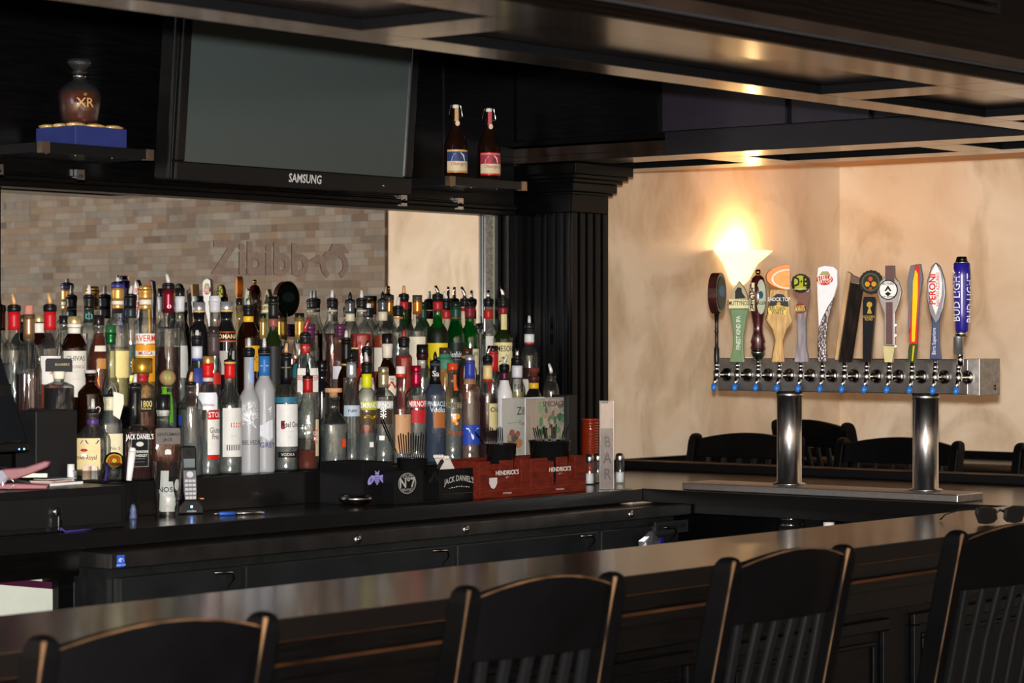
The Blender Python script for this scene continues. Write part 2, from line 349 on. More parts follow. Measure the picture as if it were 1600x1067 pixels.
# vine-leaf flourish and the final letter
pc, dc = on_y(512, YM); cx0 = pc.x - x3.x; cz0 = zc - 1.3
for ring in ((.03, .052, 0, 300),):
    pts = []; n = 30
    for k in range(n + 1): a = math.radians(-60 + ring[3] * k / n); pts.append((cx0 + .055 * math.cos(a) * 1.5 + .03, cz0 - .008 + .04 * math.sin(a)))
    for k in range(n):
        a = math.radians(-60 + 300 * k / n); b = math.radians(-60 + 300 * (k + 1) / n)
        q = [(cx0 + .03 + r * 1.35 * math.cos(t), -.0012, cz0 - .006 + r * math.sin(t)) for r, t in ((.03, a), (.048, a), (.048, b), (.03, b))]
        g.add(q, [(0, 1, 2, 3)], ETCH)
leaf = [(-.09, -.01), (-.045, .012), (-.01, .002), (.02, .048), (.07, .05), (.10, .02), (.05, .018), (.02, .01), (-.02, -.02), (-.06, -.012)]
g.add([(cx0 + u, -.0013, cz0 + .012 + v) for u, v in leaf], [tuple(range(len(leaf)))], ETCH)
g.build('lettering', M0, fix=False)

# pilaster
P0 = root('fluted_pilaster', (6.723, 5.245, 0), 'black fluted square pilaster with stepped cornice between mirror and plaster wall', 'pilaster')
W_, D_ = .202, .30
g = G(); fl = lambda n, L_: [(L_ * (k + .5) / n) for k in range(n)]
g.box(.012, W_ - .0, .012, D_, 1.07, ZS, BLK)
zf0, zf1 = 1.12, 1.985
def front_ribs(horizontal):
    L_ = W_ if horizontal else .18; n = 4; xs = [.0]
    for c_ in fl(n, L_ - .03): xs += [c_ + .015 - .009, c_ + .015 + .009]
    xs += [L_]
    for i in range(0, len(xs), 2):
        a, b = xs[i], xs[i + 1]
        if horizontal: g.box(a, b, 0, .0121, zf0, zf1, BLK)
        else: g.box(0, .0121, max(a, .0121) if i == 0 else a, b, zf0, zf1, BLK)
    if horizontal: g.box(0, L_, 0, .0121, zf1, ZS, BLK).box(0, L_, 0, .0121, 1.07, zf0, BLK)
    else: g.box(0, .0121, .0121, L_, zf1, ZS, BLK).box(0, .0121, .0121, L_, 1.07, zf0, BLK)
front_ribs(True); front_ribs(False); g.build('shaft', P0, bevel=.0025)
g = G()
for o_, z0, z1 in ((.012, 2.045, 2.055), (.022, 2.055, 2.085), (.036, 2.085, 2.098), (.05, 2.098, 2.112), (.062, 2.112, ZS - .002)):
    g.box(-o_, W_ + o_, -o_, D_, z0, z1, BLKH)
g.build('cornice', P0, bevel=.003)

# ------------------------------------------------------------------ counters
TOPM = mat('brown_black_bar_top', (.022, .014, .010), .22, var=.25, scale=4, stretch=(1, 5, 1), bump=.012, spec=.55, coat=.12)
DARKTOP = mat('black_counter_top', (.006, .0055, .0055), .22, var=.2, scale=6, bump=.01, spec=.5, coat=.2)
ZC = 1.07
ct = tag(G().box(1.9, 6.52, 4.80, 5.46, 1.028, ZC, DARKTOP).build('back_counter_top', bevel=.003), 'black back counter slab under the bottles, register and straw caddies', 'counter')
ctb = root('tap_counter', (6.52, 3.4835, 0), 'dark bar counter section carrying the beer tap tower with raised padded outer rail', 'counter')
G().box(0, .93, 0, 1.975, 1.028, ZC - .002, BLKH).box(0, .93, 0, 1.975, ZC - .002, ZC, TOPM).build('counter_top', ctb)
MB_ = mat('matte_black_rail', (.0025, .002, .002), .6, spec=.15)
rl = G().box(.90, 1.0, 0.01, 2.08, ZC + .0005, 1.103, MB_).box(.932, 1.0, .01, 2.08, .98, ZC, MB_).build('arm_rail', ctb, bevel=.006)
G().box(.903, .906, .01, 2.08, 1.1018, 1.1036, WEAR_HILITE).build('wear_highlight_edge', rl)  # thin tan strip paints the highlight along the rail's top edge
G().box(.42, .80, .0, 1.9, 0, 1.028, BLK).build('base_cabinet', ctb)
G().box(.16, .24, 0, 1.98, .985, 1.028, BLKH).build('apron', ctb)
fb = root('front_bar', (0, 3.07, 0), 'long dark front bar with brown-black top and panelled black face behind the stools', 'bar counter')
G().box(-1.0, 7.45, 0, .413, 1.03, ZC - .002, mat('black_bar_edge', (.0035, .0025, .002), .45, spec=.2)).box(-1.0, 7.45, 0, .413, ZC - .002, ZC, TOPM).build('bar_top', fb)
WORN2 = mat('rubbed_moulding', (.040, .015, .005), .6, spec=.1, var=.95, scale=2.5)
g = G().box(-1.0, 7.4, .0, .012, 1.028, 1.03, WORN2)
g.box(-1.0, 7.4, .03, .06, .955, 1.03, BLKH).box(-1.0, 7.4, .045, .08, .905, .955, BLKH)
g.box(-1.0, 7.4, .012, .05, .962, .985, BLKH).box(-1.0, 7.4, .0115, .02, .983, .990, WORN2)
g.build('edge_moulding', fb, bevel=.004)
G().box(-1.0, 7.3, .08, .18, .90, 1.03, BLK).box(-1.0, 7.3, .17, .39, 0, 1.03, BLK).build('bar_face', fb)
for k in range(8):
    x0 = .5 + k * .84; g = G()
    for a, b in ((0, .03), (.055, .066)):
        d_ = .155 if a == 0 else .162
        g.box(x0 + a, x0 + .72 - a, d_, .17, .30 + a, .30 + b, BLKH).box(x0 + a, x0 + .72 - a, d_, .17, .86 - b, .86 - a, BLKH)
        g.box(x0 + a, x0 + b, d_, .17, .30 + b, .86 - b, BLK).box(x0 + .72 - b, x0 + .72 - a, d_, .17, .30 + b, .86 - b, BLK)
    g.build('panel_frame', fb, bevel=.003)
# step behind the counter that carries the bottles
xe_, _ = on_y(566, 5.13)
tag(G().box(1.9, 6.58, 5.13, 5.2245, ZC, 1.1645, DARKTOP).build('bottle_shelf', bevel=.002), 'lowest black bottle step, its front ledge facing the counter', 'shelf', 'stepped bottle shelves')
tag(G().box(1.9, 6.70, 5.2255, 5.309, ZC, 1.2495, BLK).build('bottle_shelf'), 'middle black bottle step behind the first row of bottles', 'shelf', 'stepped bottle shelves')
tag(G().box(1.9, 6.70, 5.3105, 5.4505, ZC, 1.3595, BLK).build('bottle_shelf'), 'highest black bottle step directly against the mirror', 'shelf', 'stepped bottle shelves')
# low ledge along the right wall with rounded front roll
wl = root('wall_drink_ledge', (8.52, 2.8, 0), 'dark drink ledge with rounded black front running along the right wall', 'ledge')
G().box(0, .44, 0, 2.74, 1.04, 1.07, TOPM).build('ledge_top', wl)
G().lathe([(.033, 0), (.033, 2.74)], BLKH, 16, c=(0, 0, 1.043), M=Matrix.Rotation(-PI / 2, 4, 'X')).build('rolled_edge', wl)
G().box(.28, .44, .2, .24, .7, 1.04, BLK).box(.28, .44, 2.3, 2.34, .7, 1.04, BLK).build('bracket', wl)
# ------------------------------------------------------------------ refrigerator
SBLK = mat('dark_stainless_edge', (.10, .095, .09), .3, .9, var=.3, scale=12, stretch=(1, 10, 1))
fx0, fx1, fy = 4.179, 6.672, 4.716
fr = root('bar_refrigerator', (fx0, fy, 0), 'long black undercounter refrigerator with dark stainless top edge', 'refrigerator')
LX = fx1 - fx0
G().box(0, LX, 0, .60, .981, 1.02, SBLK).build('top', fr, bevel=.003)
G().box(.03, LX - .03, .05, .60, .06, .98, mat('black_vinyl_steel', (.008, .009, .009), .35, var=.3)).build('cabinet', fr)
DOORM = mat('black_door_skin', (.010, .0115, .0115), .3, var=.4, scale=4)
for k, (a, b) in enumerate(((.05, .47), (.49, 1.33), (1.35, 2.02), (2.04, LX - .04))):
    dd = G().box(a, b, .02, .05, .16, .955, DOORM).build('door', fr, bevel=.004)
    G().tube([(b - .05, .022, .90), (b - .045, .0, .93), (b - .06, -.006, .945), (b - .12, -.006, .948)], .004, CHROME).build('handle', dd)
sx = [on_y(x, fy)[0].x - fx0 for x in (628 / 640 * 0 + 727, 985)]
for x in [on_y(x, fy)[0].x - fx0 for x in (728, 986)] + [.9]:
    G().lathe([(.0135, 0), (.0135, .003), (.006, .005)], STEEL, 20, c=(x, 0, 1.0), M=Matrix.Rotation(PI / 2, 4, 'X')).lathe([(.005, .004), (.005, .008)], CHROME, 12, c=(x, 0, 1.0), M=Matrix.Rotation(PI / 2, 4, 'X')).build('lock', fr)
bx0 = on_y(1022, fy + .02)[0].x - fx0; bx1 = on_y(1072, fy + .02)[0].x - fx0
bd = G().box(bx0, bx1, .012, .02, .925, .965, mat('badge_grey', (.035, .035, .037), .3, .5)); bd.text('BEVERAGE-AIR', .017, lambda u, v: ((bx0 + bx1) / 2 + u, .0115, .945 + v), mat('badge_letter', (.006, .006, .006), .4), squeeze=1.0, bold=.02); bd.build('badge', fr)
ex = .032
g = G().box(ex - .012, ex + .012, -.0012, 0, .986, 1.015, pm('2A55C8')).text('e', .014, lambda u, v: (ex + u - .002, -.0016, 1.004 + v), WHITE).text('ENERGY STAR', .0035, lambda u, v: (ex + u, -.0016, .990 + v), WHITE)
for k in range(10):
    a, b = PI * k / 10, PI * (k + 1) / 10
    g.add([(ex + r * math.cos(t), -.0016, .998 + r * math.sin(t)) for r, t in ((.009, a), (.0098, a), (.0098, b), (.009, b))], [(0, 1, 2, 3)], WHITE)
g.build('energy_sticker', fr)
# cubby cabinet left of the refrigerator, with menus
cb_ = root('open_cubby_cabinet', (2.4, 4.80, 0), 'black open cubby cabinet under the register holding menu folders', 'cabinet')
G().box(0, fx0 - 2.4 - .03, .0, .02, .965, 1.028, BLKH).box(0, fx0 - 2.4 - .03, .02, .6, .0, .06, BLK).box(0, fx0 - 2.4 - .03, .58, .6, .06, 1.028, BLK).box(fx0 - 2.4 - .08, fx0 - 2.4 - .03, .02, .58, .06, 1.028, BLK).box(0, .03, .02, .58, .06, 1.028, BLK).build('carcass', cb_)
G().box(.03, fx0 - 2.4 - .08, .05, .58, .42, .44, BLK).build('shelf', cb_)
MAR = pm('3A1428', .45)
CARDM = mat('menu_card', C('BCC0B4'), .6, var=.03)
def menu(name, x0, x1, zt0, zt1, zb, y, label, rows):
    r = root(name, (x0, y, zb), label, 'menu', 'folders standing in the cubby')
    w_ = x1 - x0
    fn = lambda u, v, t: (u, t, v)
    G().prism([(0, 0), (w_, 0), (w_, zt1 - zb), (0, zt0 - zb)], fn, .004, .012, MAR).build('cover', r)
    g = G().prism([(0, 0), (w_ - .014, 0), (w_ - .014, zt1 - zb - .016), (0, zt0 - zb - .016)], fn, .002, .004, CARDM)
    for k in range(rows):
        u = .02 + k * (w_ - .05) / rows + random.uniform(-.003, .003)
        g.add([(u, .0017, 0), (u + .0015, .0017, 0), (u + .0015, .0017, random.uniform(.25, .85) * (zt1 - zb)), (u, .0017, random.uniform(.25, .85) * (zt1 - zb))], [(0, 1, 2, 3)], pm('505450'))
    g.build('page', r)
    G().box(w_ - .004, w_ + .002, -.002, .014, (zt1 - zb) * .8, (zt1 - zb) + .004, CHROME).build('corner_clip', r)
pr, d1 = on_y(117, 4.86); pl, _ = on_y(-60, 4.86)
menu('menu_folder', pl.x, pr.x, zat(893, on_y(-60, 4.86)[1]), zat(885, d1), .45, 4.88, 'maroon bordered menu folder standing at the back of the cubby, larger grey page', 12)
pr, d1 = on_y(114, 4.84)
menu('menu_folder', pl.x, pr.x, zat(898, on_y(-60, 4.86)[1]), zat(912, d1), .45, 4.84, 'maroon bordered menu folder leaning in front in the cubby, top edge sloping', 16)
# ------------------------------------------------------------------ bottles
ROWS = {0: (5.187, 1.165), 1: (5.268, 1.25), 2: (5.347, 1.36), 3: (5.418, 1.36)}
GM = {
 'c': GLASS,
 'k': mat('black_glass', (.006, .006, .007), .08, spec=.6, var=.1),
 'g': glassy('green_glass', (.03, .30, .05), (.0, .05, .01), 1.6, haze=.10, hcol=(.0, .22, .03)),
 'dg': glassy('dark_green_glass', (.03, .08, .02), (.0, .01, .0), 1.4, haze=.35, hcol=(.03, .05, .012)),
 'b': glassy('brown_glass', (.16, .04, .01), (.02, .004, .0), 1.3, haze=.12, hcol=(.06, .018, .005)),
 'f': glassy('frosted_glass', (.62, .64, .66), (.4, .42, .45), .6, .35, .60, (.50, .51, .53)),
 'w': mat('white_enamelled_glass', (.62, .61, .62), .2, var=.05, coat=.4),
 'bl': glassy('smoky_blue_glass', (.40, .50, .62), (.10, .13, .2), 1.4, haze=.25, hcol=(.12, .16, .24)),
 'pk': glassy('peach_glass', (.96, .86, .82), (.55, .42, .38), 2.0, haze=.035, hcol=(.8, .4, .3)),
}
LQ = {
 'red': glassy('ruby_liquid', (.75, .03, .015), (.30, .008, .004), .5, haze=.30, hcol=(.75, .03, .012)),
 'drd': glassy('dark_red_liquid', (.22, .004, .006), (.06, .001, .002), .5, haze=.07, hcol=(.30, .008, .008)),
 'amb': glassy('amber_liquid', (.62, .15, .015), (.2, .03, .004), .5, haze=.12, hcol=(.42, .075, .008)),
 'org': glassy('orange_red_liquid', (.85, .16, .03), (.5, .06, .01), .5, haze=.3, hcol=(.85, .13, .02)),
 'rb': glassy('rust_liquid', (.35, .06, .02), (.2, .03, .01), .4, haze=.5, hcol=(.20, .035, .015)),
 'gld': glassy('gold_liquid', (.85, .55, .10), (.5, .28, .03), .5, haze=.3, hcol=(.75, .42, .06)),
 'clr': glassy('clear_liquid', (.88, .92, .92), (.40, .45, .46), 2.6, .07, .09, (.75, .8, .8)),
 'yel': glassy('pale_yellow_liquid', (.88, .80, .45), (.6, .5, .15), .5, haze=.25, hcol=(.8, .68, .3)),
 'blk': mat('black_liquid', (.010, .006, .010), .1, var=.3),
}
SPM = {'c': glassy('clear_spout_plastic', (.9, .9, .9), (.5, .5, .5), 2.5, .08, .6, (.85, .84, .82)), 's': CHROME, 'k': PLAS, 'o': mat('amber_spout', (.55, .30, .12), .25, var=.1), 'r': mat('red_spout', (.35, .02, .03), .25)}
TBL = []
def B(*a, **k): TBL.append((a, k))
# x, row, ytop, yneck, yshoulder, half width, neck half width, glass, (liquid, level), [top parts], [neck sleeves (col,y0,y1)], [labels], text
# top parts: ('P', spout, height px, lean)  ('C', colour, height px, width factor, dome)
# labels: (y0, y1, azimuth, half angle, colour, [(text, y, h, colour, squeeze, (du))])
# --- front row, left to right
B(92, 1, 590, 596, 604, 25, 8, 'c', ('blk', 606), [('C', '1B1B1E', 21, 2.6, .2)], [('E8E0C8', 580, 592)], [], 'round clear flask with very wide black bar-shaped stopper above the black box', sq=2, R=.041)
B(145, 0, 643, 664, 688, 27, 9, 'c', ('amb', 735), [('P', 'c', 19, 0)], [('4A3070', 655, 663)], [(684, 742, -28, 52, 'D9C48E', [('Crown Royal', 714, 7, '2A1A10', .72)])], 'squat ribbed whisky decanter with cream and purple label behind the register drawer', ribs=18, sy=.62, arc='3B2A86')
B(172, 0, 621, 642, 664, 19, 9, 'c', ('clr', 690), [('P', 'k', 13, .15)], [('D8CFB0', 620, 641)], [(677, 728, 25, 40, 'D8CFAE', [('No 5', 700, 5, '7A5A20', 1)])], 'clear squared bottle with cream face-printed neck and a paper tag hung on it', sq=5, tagp=1, Y=5.215, R=.031)
B(211, 0, 642, 664, 674, 22, 8, 'c', ('drd', 672), [('P', 'c', 17, .05)], [('0B0B0C', 602, 662)], [(676, 729, 38, 1, '0B0B0C', [('JACK DANIEL\'S', 682, 8, 'F0F0EC', .6), ('Tennessee', 704, 6, 'D8D8D4', .75), ('WHISKEY', 711, 4.5, 'D8D8D4', .9), ('________', 714, 3, 'B8B8B4', 1), ('________', 719, 3, 'B8B8B4', 1)])], 'square whiskey bottle with black label and white arched lettering', sq=8, oval='C8C8C4', frame='C8C8C4', shift=4)
B(255, 0, 640, 664, 682, 25, 9, 'c', ('amb', 672), [('C', '15151A', 24, 1.25, .1)], [('B9B5AE', 640, 650)], [(668, 693, 34, 1, '6A6560', [('GENTLEMAN', 678, 5, '181512', .9), ('JACK', 686, 5, '181512', .95)]), (701, 709, 34, 1, 'D8D6D0', [])], 'amber whiskey bottle with tall black cap and small grey label behind pint glass', sq=5, w2=.28)
B(298, 0, 600, 618, 636, 22, 8, 'c', ('clr', 640), [('P', 'o', 18, .1)], [], [(648, 664, -75, 25, '2848B8', [])], 'clear round-shouldered vodka bottle with blue print behind the cordless phone', R=0.034)
B(325, 0, 590, 600, 622, 19.5, 8, 'c', ('clr', 655), [('C', 'C89A58', 12, 1.05, .3)], [('C01818', 568, 590), ('B8B4B0', 590, 596)], [(613, 640, -2, 55, 'D8DCE4', [('Stolichnaya', 632, 4.5, '8A1818', .8)]), (641, 655, 42, 44, 'B81A14', [('STOLI', 648, 8.5, 'E8E4E0', .8)]), (655, 710, 42, 44, 'D8D6D2', [('Gluten', 672, 9, '55504A', .6), ('Free', 682, 9, '55504A', .6)]), (710, 717, 42, 44, 'B81A14', [])], 'clear vodka bottle, red collar and gold cap, red and white STOLI label', R=0.0325)
B(359, 0, 571, 605, 634, 19, 8, 'c', ('clr', 640), [('P', 'k', 26, .12)], [('C01818', 567, 591), ('C8A050', 565, 568)], [(637, 713, 20, 55, 'CDCCC8', [('IIIIIII', 699, 9, '404040', 1.1), ('------', 680, 4, '808080', 1)]), (660, 667, 40, 34, 'B81A14', [('VODKA', 663.5, 4, 'E8D8D0', 1)])], 'clear bottle with red collar, black pourer and white back label with barcode')
B(389, 0, 556, 608, 630, 18, 8, 'f', None, [('P', 'c', 18, 0)], [('121214', 547, 558)], [(558, 598, 40, 35, '8EA4CC', [])], 'frosted vodka bottle printed with a bare white tree', tree=1, deco=[('BELVEDERE', 691, 7, '4A4C52', .75, 8)], R=0.0315)
B(413, 0, 555, 590, 612, 18, 8.5, 'f', None, [('P', 'c', 18, 0)], [('141416', 547, 556), ('2A66A8', 556, 587)], [], 'frosted vodka bottle with blue collar, flying goose print and purple word', goose=1, deco=[('GREY', 695, 8, '40307A', .95, 6), ('~  ~', 571, 6, 'D8E0F0', 1, 0)], R=0.0312)
B(447, 0, 572, 601, 622, 18.5, 8, 'c', ('clr', 632), [('P', 'o', 18, .05)], [('0E0E10', 555, 600), ('C8A860', 573, 575)], [(620, 629, 0, 75, '2A6A80', []), (631, 697, 10, 62, 'D4D4D2', [('etel One', 663, 9, '1A1A1A', .6, 6), ('______', 672, 3, '888888', 1, 4), ('____', 680, 3, '888888', 1, 4)]), (705, 714, 10, 50, '0E0E10', [('VODKA', 709.5, 4.5, 'C8C0B0', 1)])], 'clear vodka bottle with tall white label and black neck, left of the red-collared syrup bottle', red_k=1)
B(481, 0, 590, 612, 650, 17, 7.5, 'c', ('rb', 703), [('P', 'k', 22, 0)], [('A01418', 591, 613)], [(655, 712, 62, 18, 'D8C8A8', []), (670, 693, 55, 26, '8A1016', [('DOS', 677, 6, 'E8E0D8', .9), ('MAS', 685, 6, 'E8E0D8', .9)])], 'nearly empty bottle with red collar, red round label and rust-brown liquid left')
B(521, 0, 618, 645, 664, 25, 8, 'c', ('clr', 662), [('K', 'C89870', 12, 1.7)], [], [(685, 698, 50, 9, 'C8401C', [])], 'squat clear tequila decanter with pale wooden stopper and orange sticker', sq=3.5, Y=5.183, R=0.038, bulge=1)
B(549, 0, 563, 596, 640, 19, 7.5, 'c', ('clr', 642), [('P', 'k', 15, 0)], [('B8BAC0', 566, 590)], [(633, 650, 8, 60, 'A8B4C4', [('rum', 641, 6, '203050', 1)])], 'tall clear flared bottle with silver collar, facets at its foot', Y=5.208, R=0.027, ribs=12)
B(573, 0, 583, 606, 622, 18.5, 7.5, 'c', ('clr', 676), [('P', 'c', 18, -.1)], [('141416', 569, 584), ('C8C818', 584, 606)], [(626, 640, 25, 50, 'A8AC18', [('SMIRNOFF', 633, 9, 'F0F0EC', .58)]), (643, 663, 12, 50, '4A3A20', [('~', 650, 20, 'E0C020', 1.2, 2)]), (690, 698, 28, 12, 'E0E0DC', [])], 'clear vodka bottle with lime-yellow collar and lime SMIRNOFF label', R=0.032, Y=5.178)
B(599, 0, 604, 608, 620, 19, 7.5, 'c', ('clr', 640), [('C', 'A89E84', 9, 1.1, .3)], [('A89E84', 582, 605)], [(626, 638, 0, 60, 'B0B4B4', [('SMIRNOFF', 633, 9, 'F4F4F0', .62)]), (640, 662, 0, 50, '3A3028', [('*', 645, 16, 'F0F0EC', 1), ('*', 653, 16, 'F0F0EC', 1)]), (680, 687, -8, 14, 'ECECE8', [])], 'clear vodka bottle with champagne-gold capsule and white blossom on its label', R=.0335)
B(626, 0, 589, 612, 640, 17, 7, 'c', ('clr', 650), [('C', 'E0D8D0', 12, 1.05, 0)], [('B83018', 584, 589)], [(647, 708, 25, 55, 'C0946C', [('III', 650, 4, '806040', 1)])], 'clear bottle with white cap over red ring and tan label, behind the straws', R=.032)
B(650, 0, 600, 604, 618, 19, 7.5, 'c', ('clr', 640), [('C', 'A01430', 9, 1.1, .3)], [('A01430', 580, 604)], [(625, 637, 8, 56, 'A81420', [('SMIRNOFF', 631, 9, 'F4F0EC', .6)]), (640, 660, 18, 40, 'B02028', [])], 'clear vodka bottle with raspberry-red capsule and red SMIRNOFF band', R=.0335)
B(680, 0, 570, 598, 618, 17, 7.5, 'bl', None, [('P', 'k', 16, 0)], [('0C0C10', 566, 600)], [(643, 668, 25, 34, 'A06030', [])], 'smoky blue vodka bottle with black neck and caramel candy print', deco=[('PINNACLE', 631, 8, 'C8D4E0', .6, 3), ('Vodka', 640, 8, 'C8D4E0', .9, 5), ('Sa', 584, 9, 'D8D8D8', 1, 2)])
B(707, 0, 578, 602, 624, 19, 7.5, 'c', ('clr', 632), [('C', 'C84018', 11, 1.1, .1)], [], [(585, 610, 30, 18, 'D06030', []), (628, 637, 12, 50, '8A8468', [('BURNETT\'S', 633, 8, '202018', .7)])], 'clear vodka bottle with bright orange cap and orange slices on the front', oranges=1, R=.0335)
B(734, 0, 563, 590, 612, 19, 7.5, 'pk', ('clr', 626), [('C', 'B0B4BC', 9, 1.0, .1)], [('2A3A98', 563, 591)], [(663, 694, 18, 60, '2440A0', [('V', 678, 18, 'D8E0F0', 1.4)])], 'peach-tinted shouldered bottle with blue neck wrap and silver cap', R=.0335)
B(762, 0, 568, 594, 616, 17, 7, 'c', ('drd', 616), [('P', 's', 18, .2)], [('101012', 559, 567), ('D0B880', 571, 592), ('A03020', 592, 596)], [(630, 672, 45, 36, 'C8BC88', [('Old', 640, 8, '202018', 1)])], 'whiskey bottle full of dark red liquid with cream neck label beside the menu card', R=.033)
B(788, 0, 580, 594, 622, 14, 7, 'w', None, [('P', 'c', 17, .3)], [('0E0E10', 572, 581), ('3A1020', 581, 594)], [], 'white opaque bottle with maroon collar behind the menu cards', R=.028)
B(808, 0, 570, 594, 610, 15, 8, 'c', ('yel', 612), [('P', 's', 16, 0)], [('101012', 561, 571), ('C8C8CC', 571, 590)], [], 'clear bottle with white neck label and pale gold liquid behind the menu cards', R=0.027, Y=5.24, z=1.165)
B(834, 0, 597, 608, 622, 17, 7.5, 'k', None, [('K', '5A2A22', 14, 1.2)], [('C8A020', 598, 607), ('3A1A1A', 588, 598)], [], 'black bottle with yellow neck band and brown stopper behind the framed menu', R=0.027)
B(861, 0, 586, 594, 612, 14, 7, 'c', ('drd', 640), [('P', 'c', 17, -.2)], [], [], 'clear bulb-necked bottle with white spout, rightmost of all the bottles', R=.028, bulb=1)
# --- middle tier
B(45, 1, 528, 532, 585, 20, 8.5, 'c', ('drd', 584), [('K', 'B87868', 14, .85)], [('8A6A48', 491, 530)], [], 'conical wine-like bottle with pink cork and bronze capsule beside the monitor', ribs=14)
B(141, 1, 583, 600, 616, 26, 7.5, 'b', ('drd', 618), [('D', 'c', 5, 1.3)], [], [(628, 652, 28, 30, '1A0808', [('SO', 640, 10, 'D8D0C8', 1)])], 'dark red-brown rounded decanter with clear disc lip, white letters SO', Y=5.265, R=0.034)
B(173, 1, 537, 586, 606, 17, 7.5, 'c', ('clr', 606), [('C', '1E5A30', 12, 1.1, .1)], [('1E5A30', 520, 538)], [], 'long thin-necked clear bottle with metallic green cap and sleeve', R=0.0225)
B(222, 1, 582, 598, 606, 18, 9, 'c', ('amb', 622), [('C', 'B08830', 23, 1.8, .15)], [('A01A20', 583, 597)], [(622, 643, 38, 1, '14100C', [('1800', 631, 10, 'D8C478', .72), ('TEQUILA', 638, 3, 'D8C478', 1)])], 'angular tequila bottle with big brass-gold cap and red collar marked 1800', sq=4, R=.036)
B(262, 1, 602, 616, 630, 15, 9, 'c', ('clr', 640), [('J', '9A7858', 17, 1.45)], [], [(604, 640, -40, 30, '5CA024', []), (612, 660, 15, 18, '4A8A1C', [])], 'clear bottle stoppered with a green-striped cork ball', R=.030)
B(308, 1, 538, 562, 590, 17, 8, 'c', ('amb', 575), [('P', 'c', 12, 0)], [('141418', 528, 540), ('C0C4CC', 541, 560), ('3040A0', 560, 563)], [(575, 600, 20, 40, '283878', [])], 'bottle with white and blue neck label between burgundy bottle and red collars', R=.033)
B(477, 1, 537, 553, 580, 26, 7.5, 'c', ('clr', 600), [('P', 'r', 26, .25)], [('101012', 523, 537), ('A82020', 537, 552)], [(575, 612, 12, 42, 'D0CCC4', [('BEEFEATER', 590, 8, 'A83030', .55)]), (568, 590, -55, 20, '2A7A80', [])], 'wide clear gin bottle with red neck band, red pointed spout, teal label edge', sq=4, R=.040)
B(503, 1, 575, 596, 612, 17, 7.5, 'k', None, [('C', '0C0C0E', 12, 1.2, .2)], [], [], 'black glass bottle with black cap behind the wooden stopper decanter', R=0.032)
B(541, 1, 545, 575, 596, 17, 7.5, 'b', ('drd', 600), [('P', 'c', 14, 0)], [('0C0C0E', 531, 568), ('B89850', 568, 571)], [(590, 640, 20, 40, '2A1A12', [])], 'brown bottle with long black neck sleeve, behind the silver-collared clear bottle', R=0.027)
B(573, 1, 555, 575, 600, 16, 7, 'c', ('red', 566), [('P', 's', 12, .2)], [('101012', 545, 556)], [(590, 640, 0, 50, 'C8C0B0', [])], 'clear bottle with bright red liqueur, dark collar, behind the lime collar', R=.030)
B(605, 1, 558, 562, 590, 17.5, 7.5, 'b', ('drd', 600), [('C', '101012', 16, 1.1, .15)], [('D0C8B8', 537, 559)], [(587, 618, 24, 34, 'D8D0B8', [('W', 602, 12, 'B02020', 1.6), ('Six', 592, 4, '303030', 1)])], 'brown whiskey bottle with black cap, white neck band and red bow label', R=.034)
B(631, 1, 541, 552, 560, 13, 8, 'c', ('red', 556), [('P', 'r', 14, 0)], [('101012', 530, 542)], [], 'slim clear bottle with red liqueur and dark red spout tip', R=.027)
B(660, 1, 556, 570, 590, 15, 8, 'c', ('clr', 590), [('C', '0E0E10', 14, 1.15, .1)], [('2A0E0E', 552, 562)], [], 'clear bottle with black cap and dark neck sleeve behind the raspberry capsule', R=.030)
B(695, 1, 552, 556, 562, 14, 8, 'c', ('gld', 575), [('C', '3A2A20', 9, 1.1, .1)], [], [(552, 576, 10, 70, '3E7A62', [])], 'bottle of yellow liqueur with teal-green label below the yellow-labelled one', R=.029)
B(730, 1, 553, 566, 580, 15, 8, 'c', ('amb', 570), [('C', '3A2418', 10, 1.1, .1)], [('B07848', 556, 560)], [(566, 600, 20, 40, 'C8C0A8', [('IN', 572, 6, '303028', 1)])], 'bottle with brown cap over tan ring behind the blue-necked bottle', R=.031)
B(770, 1, 556, 578, 592, 14, 8, 'c', ('clr', 600), [('C', '141414', 8, 1.05, 0)], [('B01820', 548, 579)], [(585, 610, -20, 14, 'B01820', [])], 'clear bourbon bottle with dripping bright red wax neck', R=.030)
B(806, 1, 575, 585, 596, 14, 8, 'c', ('clr', 600), [('C', '202022', 8, 1, 0)], [], [(592, 640, 20, 50, 'B8B0A4', [('NI', 604, 8, '303030', 1)])], 'clear bottle with pale label seen low behind the gold-liquid bottle', R=0.018, Y=5.29, z=1.25)
# --- upper tier, front row
B(78, 2, 515, 528, 545, 24, 9, 'c', ('org', 568), [('P', 'o', 20, -.15)], [('101014', 479, 487), ('B01820', 487, 516)], [(556, 600, 5, 48, 'D8D4CC', [('S', 580, 9, 'C02818', 1)])], 'round clear bottle with red collar, orange spout and orange-red liquid', R=.036)
B(116, 2, 507, 521, 545, 21, 9.5, 'b', None, [('C', 'D8C488', 12, 1.1, .15)], [('D8D4C8', 506, 521)], [(548, 620, 8, 62, 'CFCAC0', [('CHIVAS', 560, 8, '5A5248', .8), ('CHRONICLE', 573, 5, '8A6A50', .8), ('______', 579, 3, '8A7A68', 1), ('______', 590, 3, '8A7A68', 1)])], 'brown whisky bottle with gold cap and large white label, beside wide black stopper', R=.035)
B(154, 2, 507, 520, 565, 17, 8, 'c', ('amb', 520), [('C', '181216', 15, 1.15, .2)], [], [(540, 549, 15, 40, 'D8D0C0', []), (560, 576, 20, 26, 'B07A40', [])], 'amber bell-shaped cognac bottle with black cap, left of the green sleeve', R=.033)
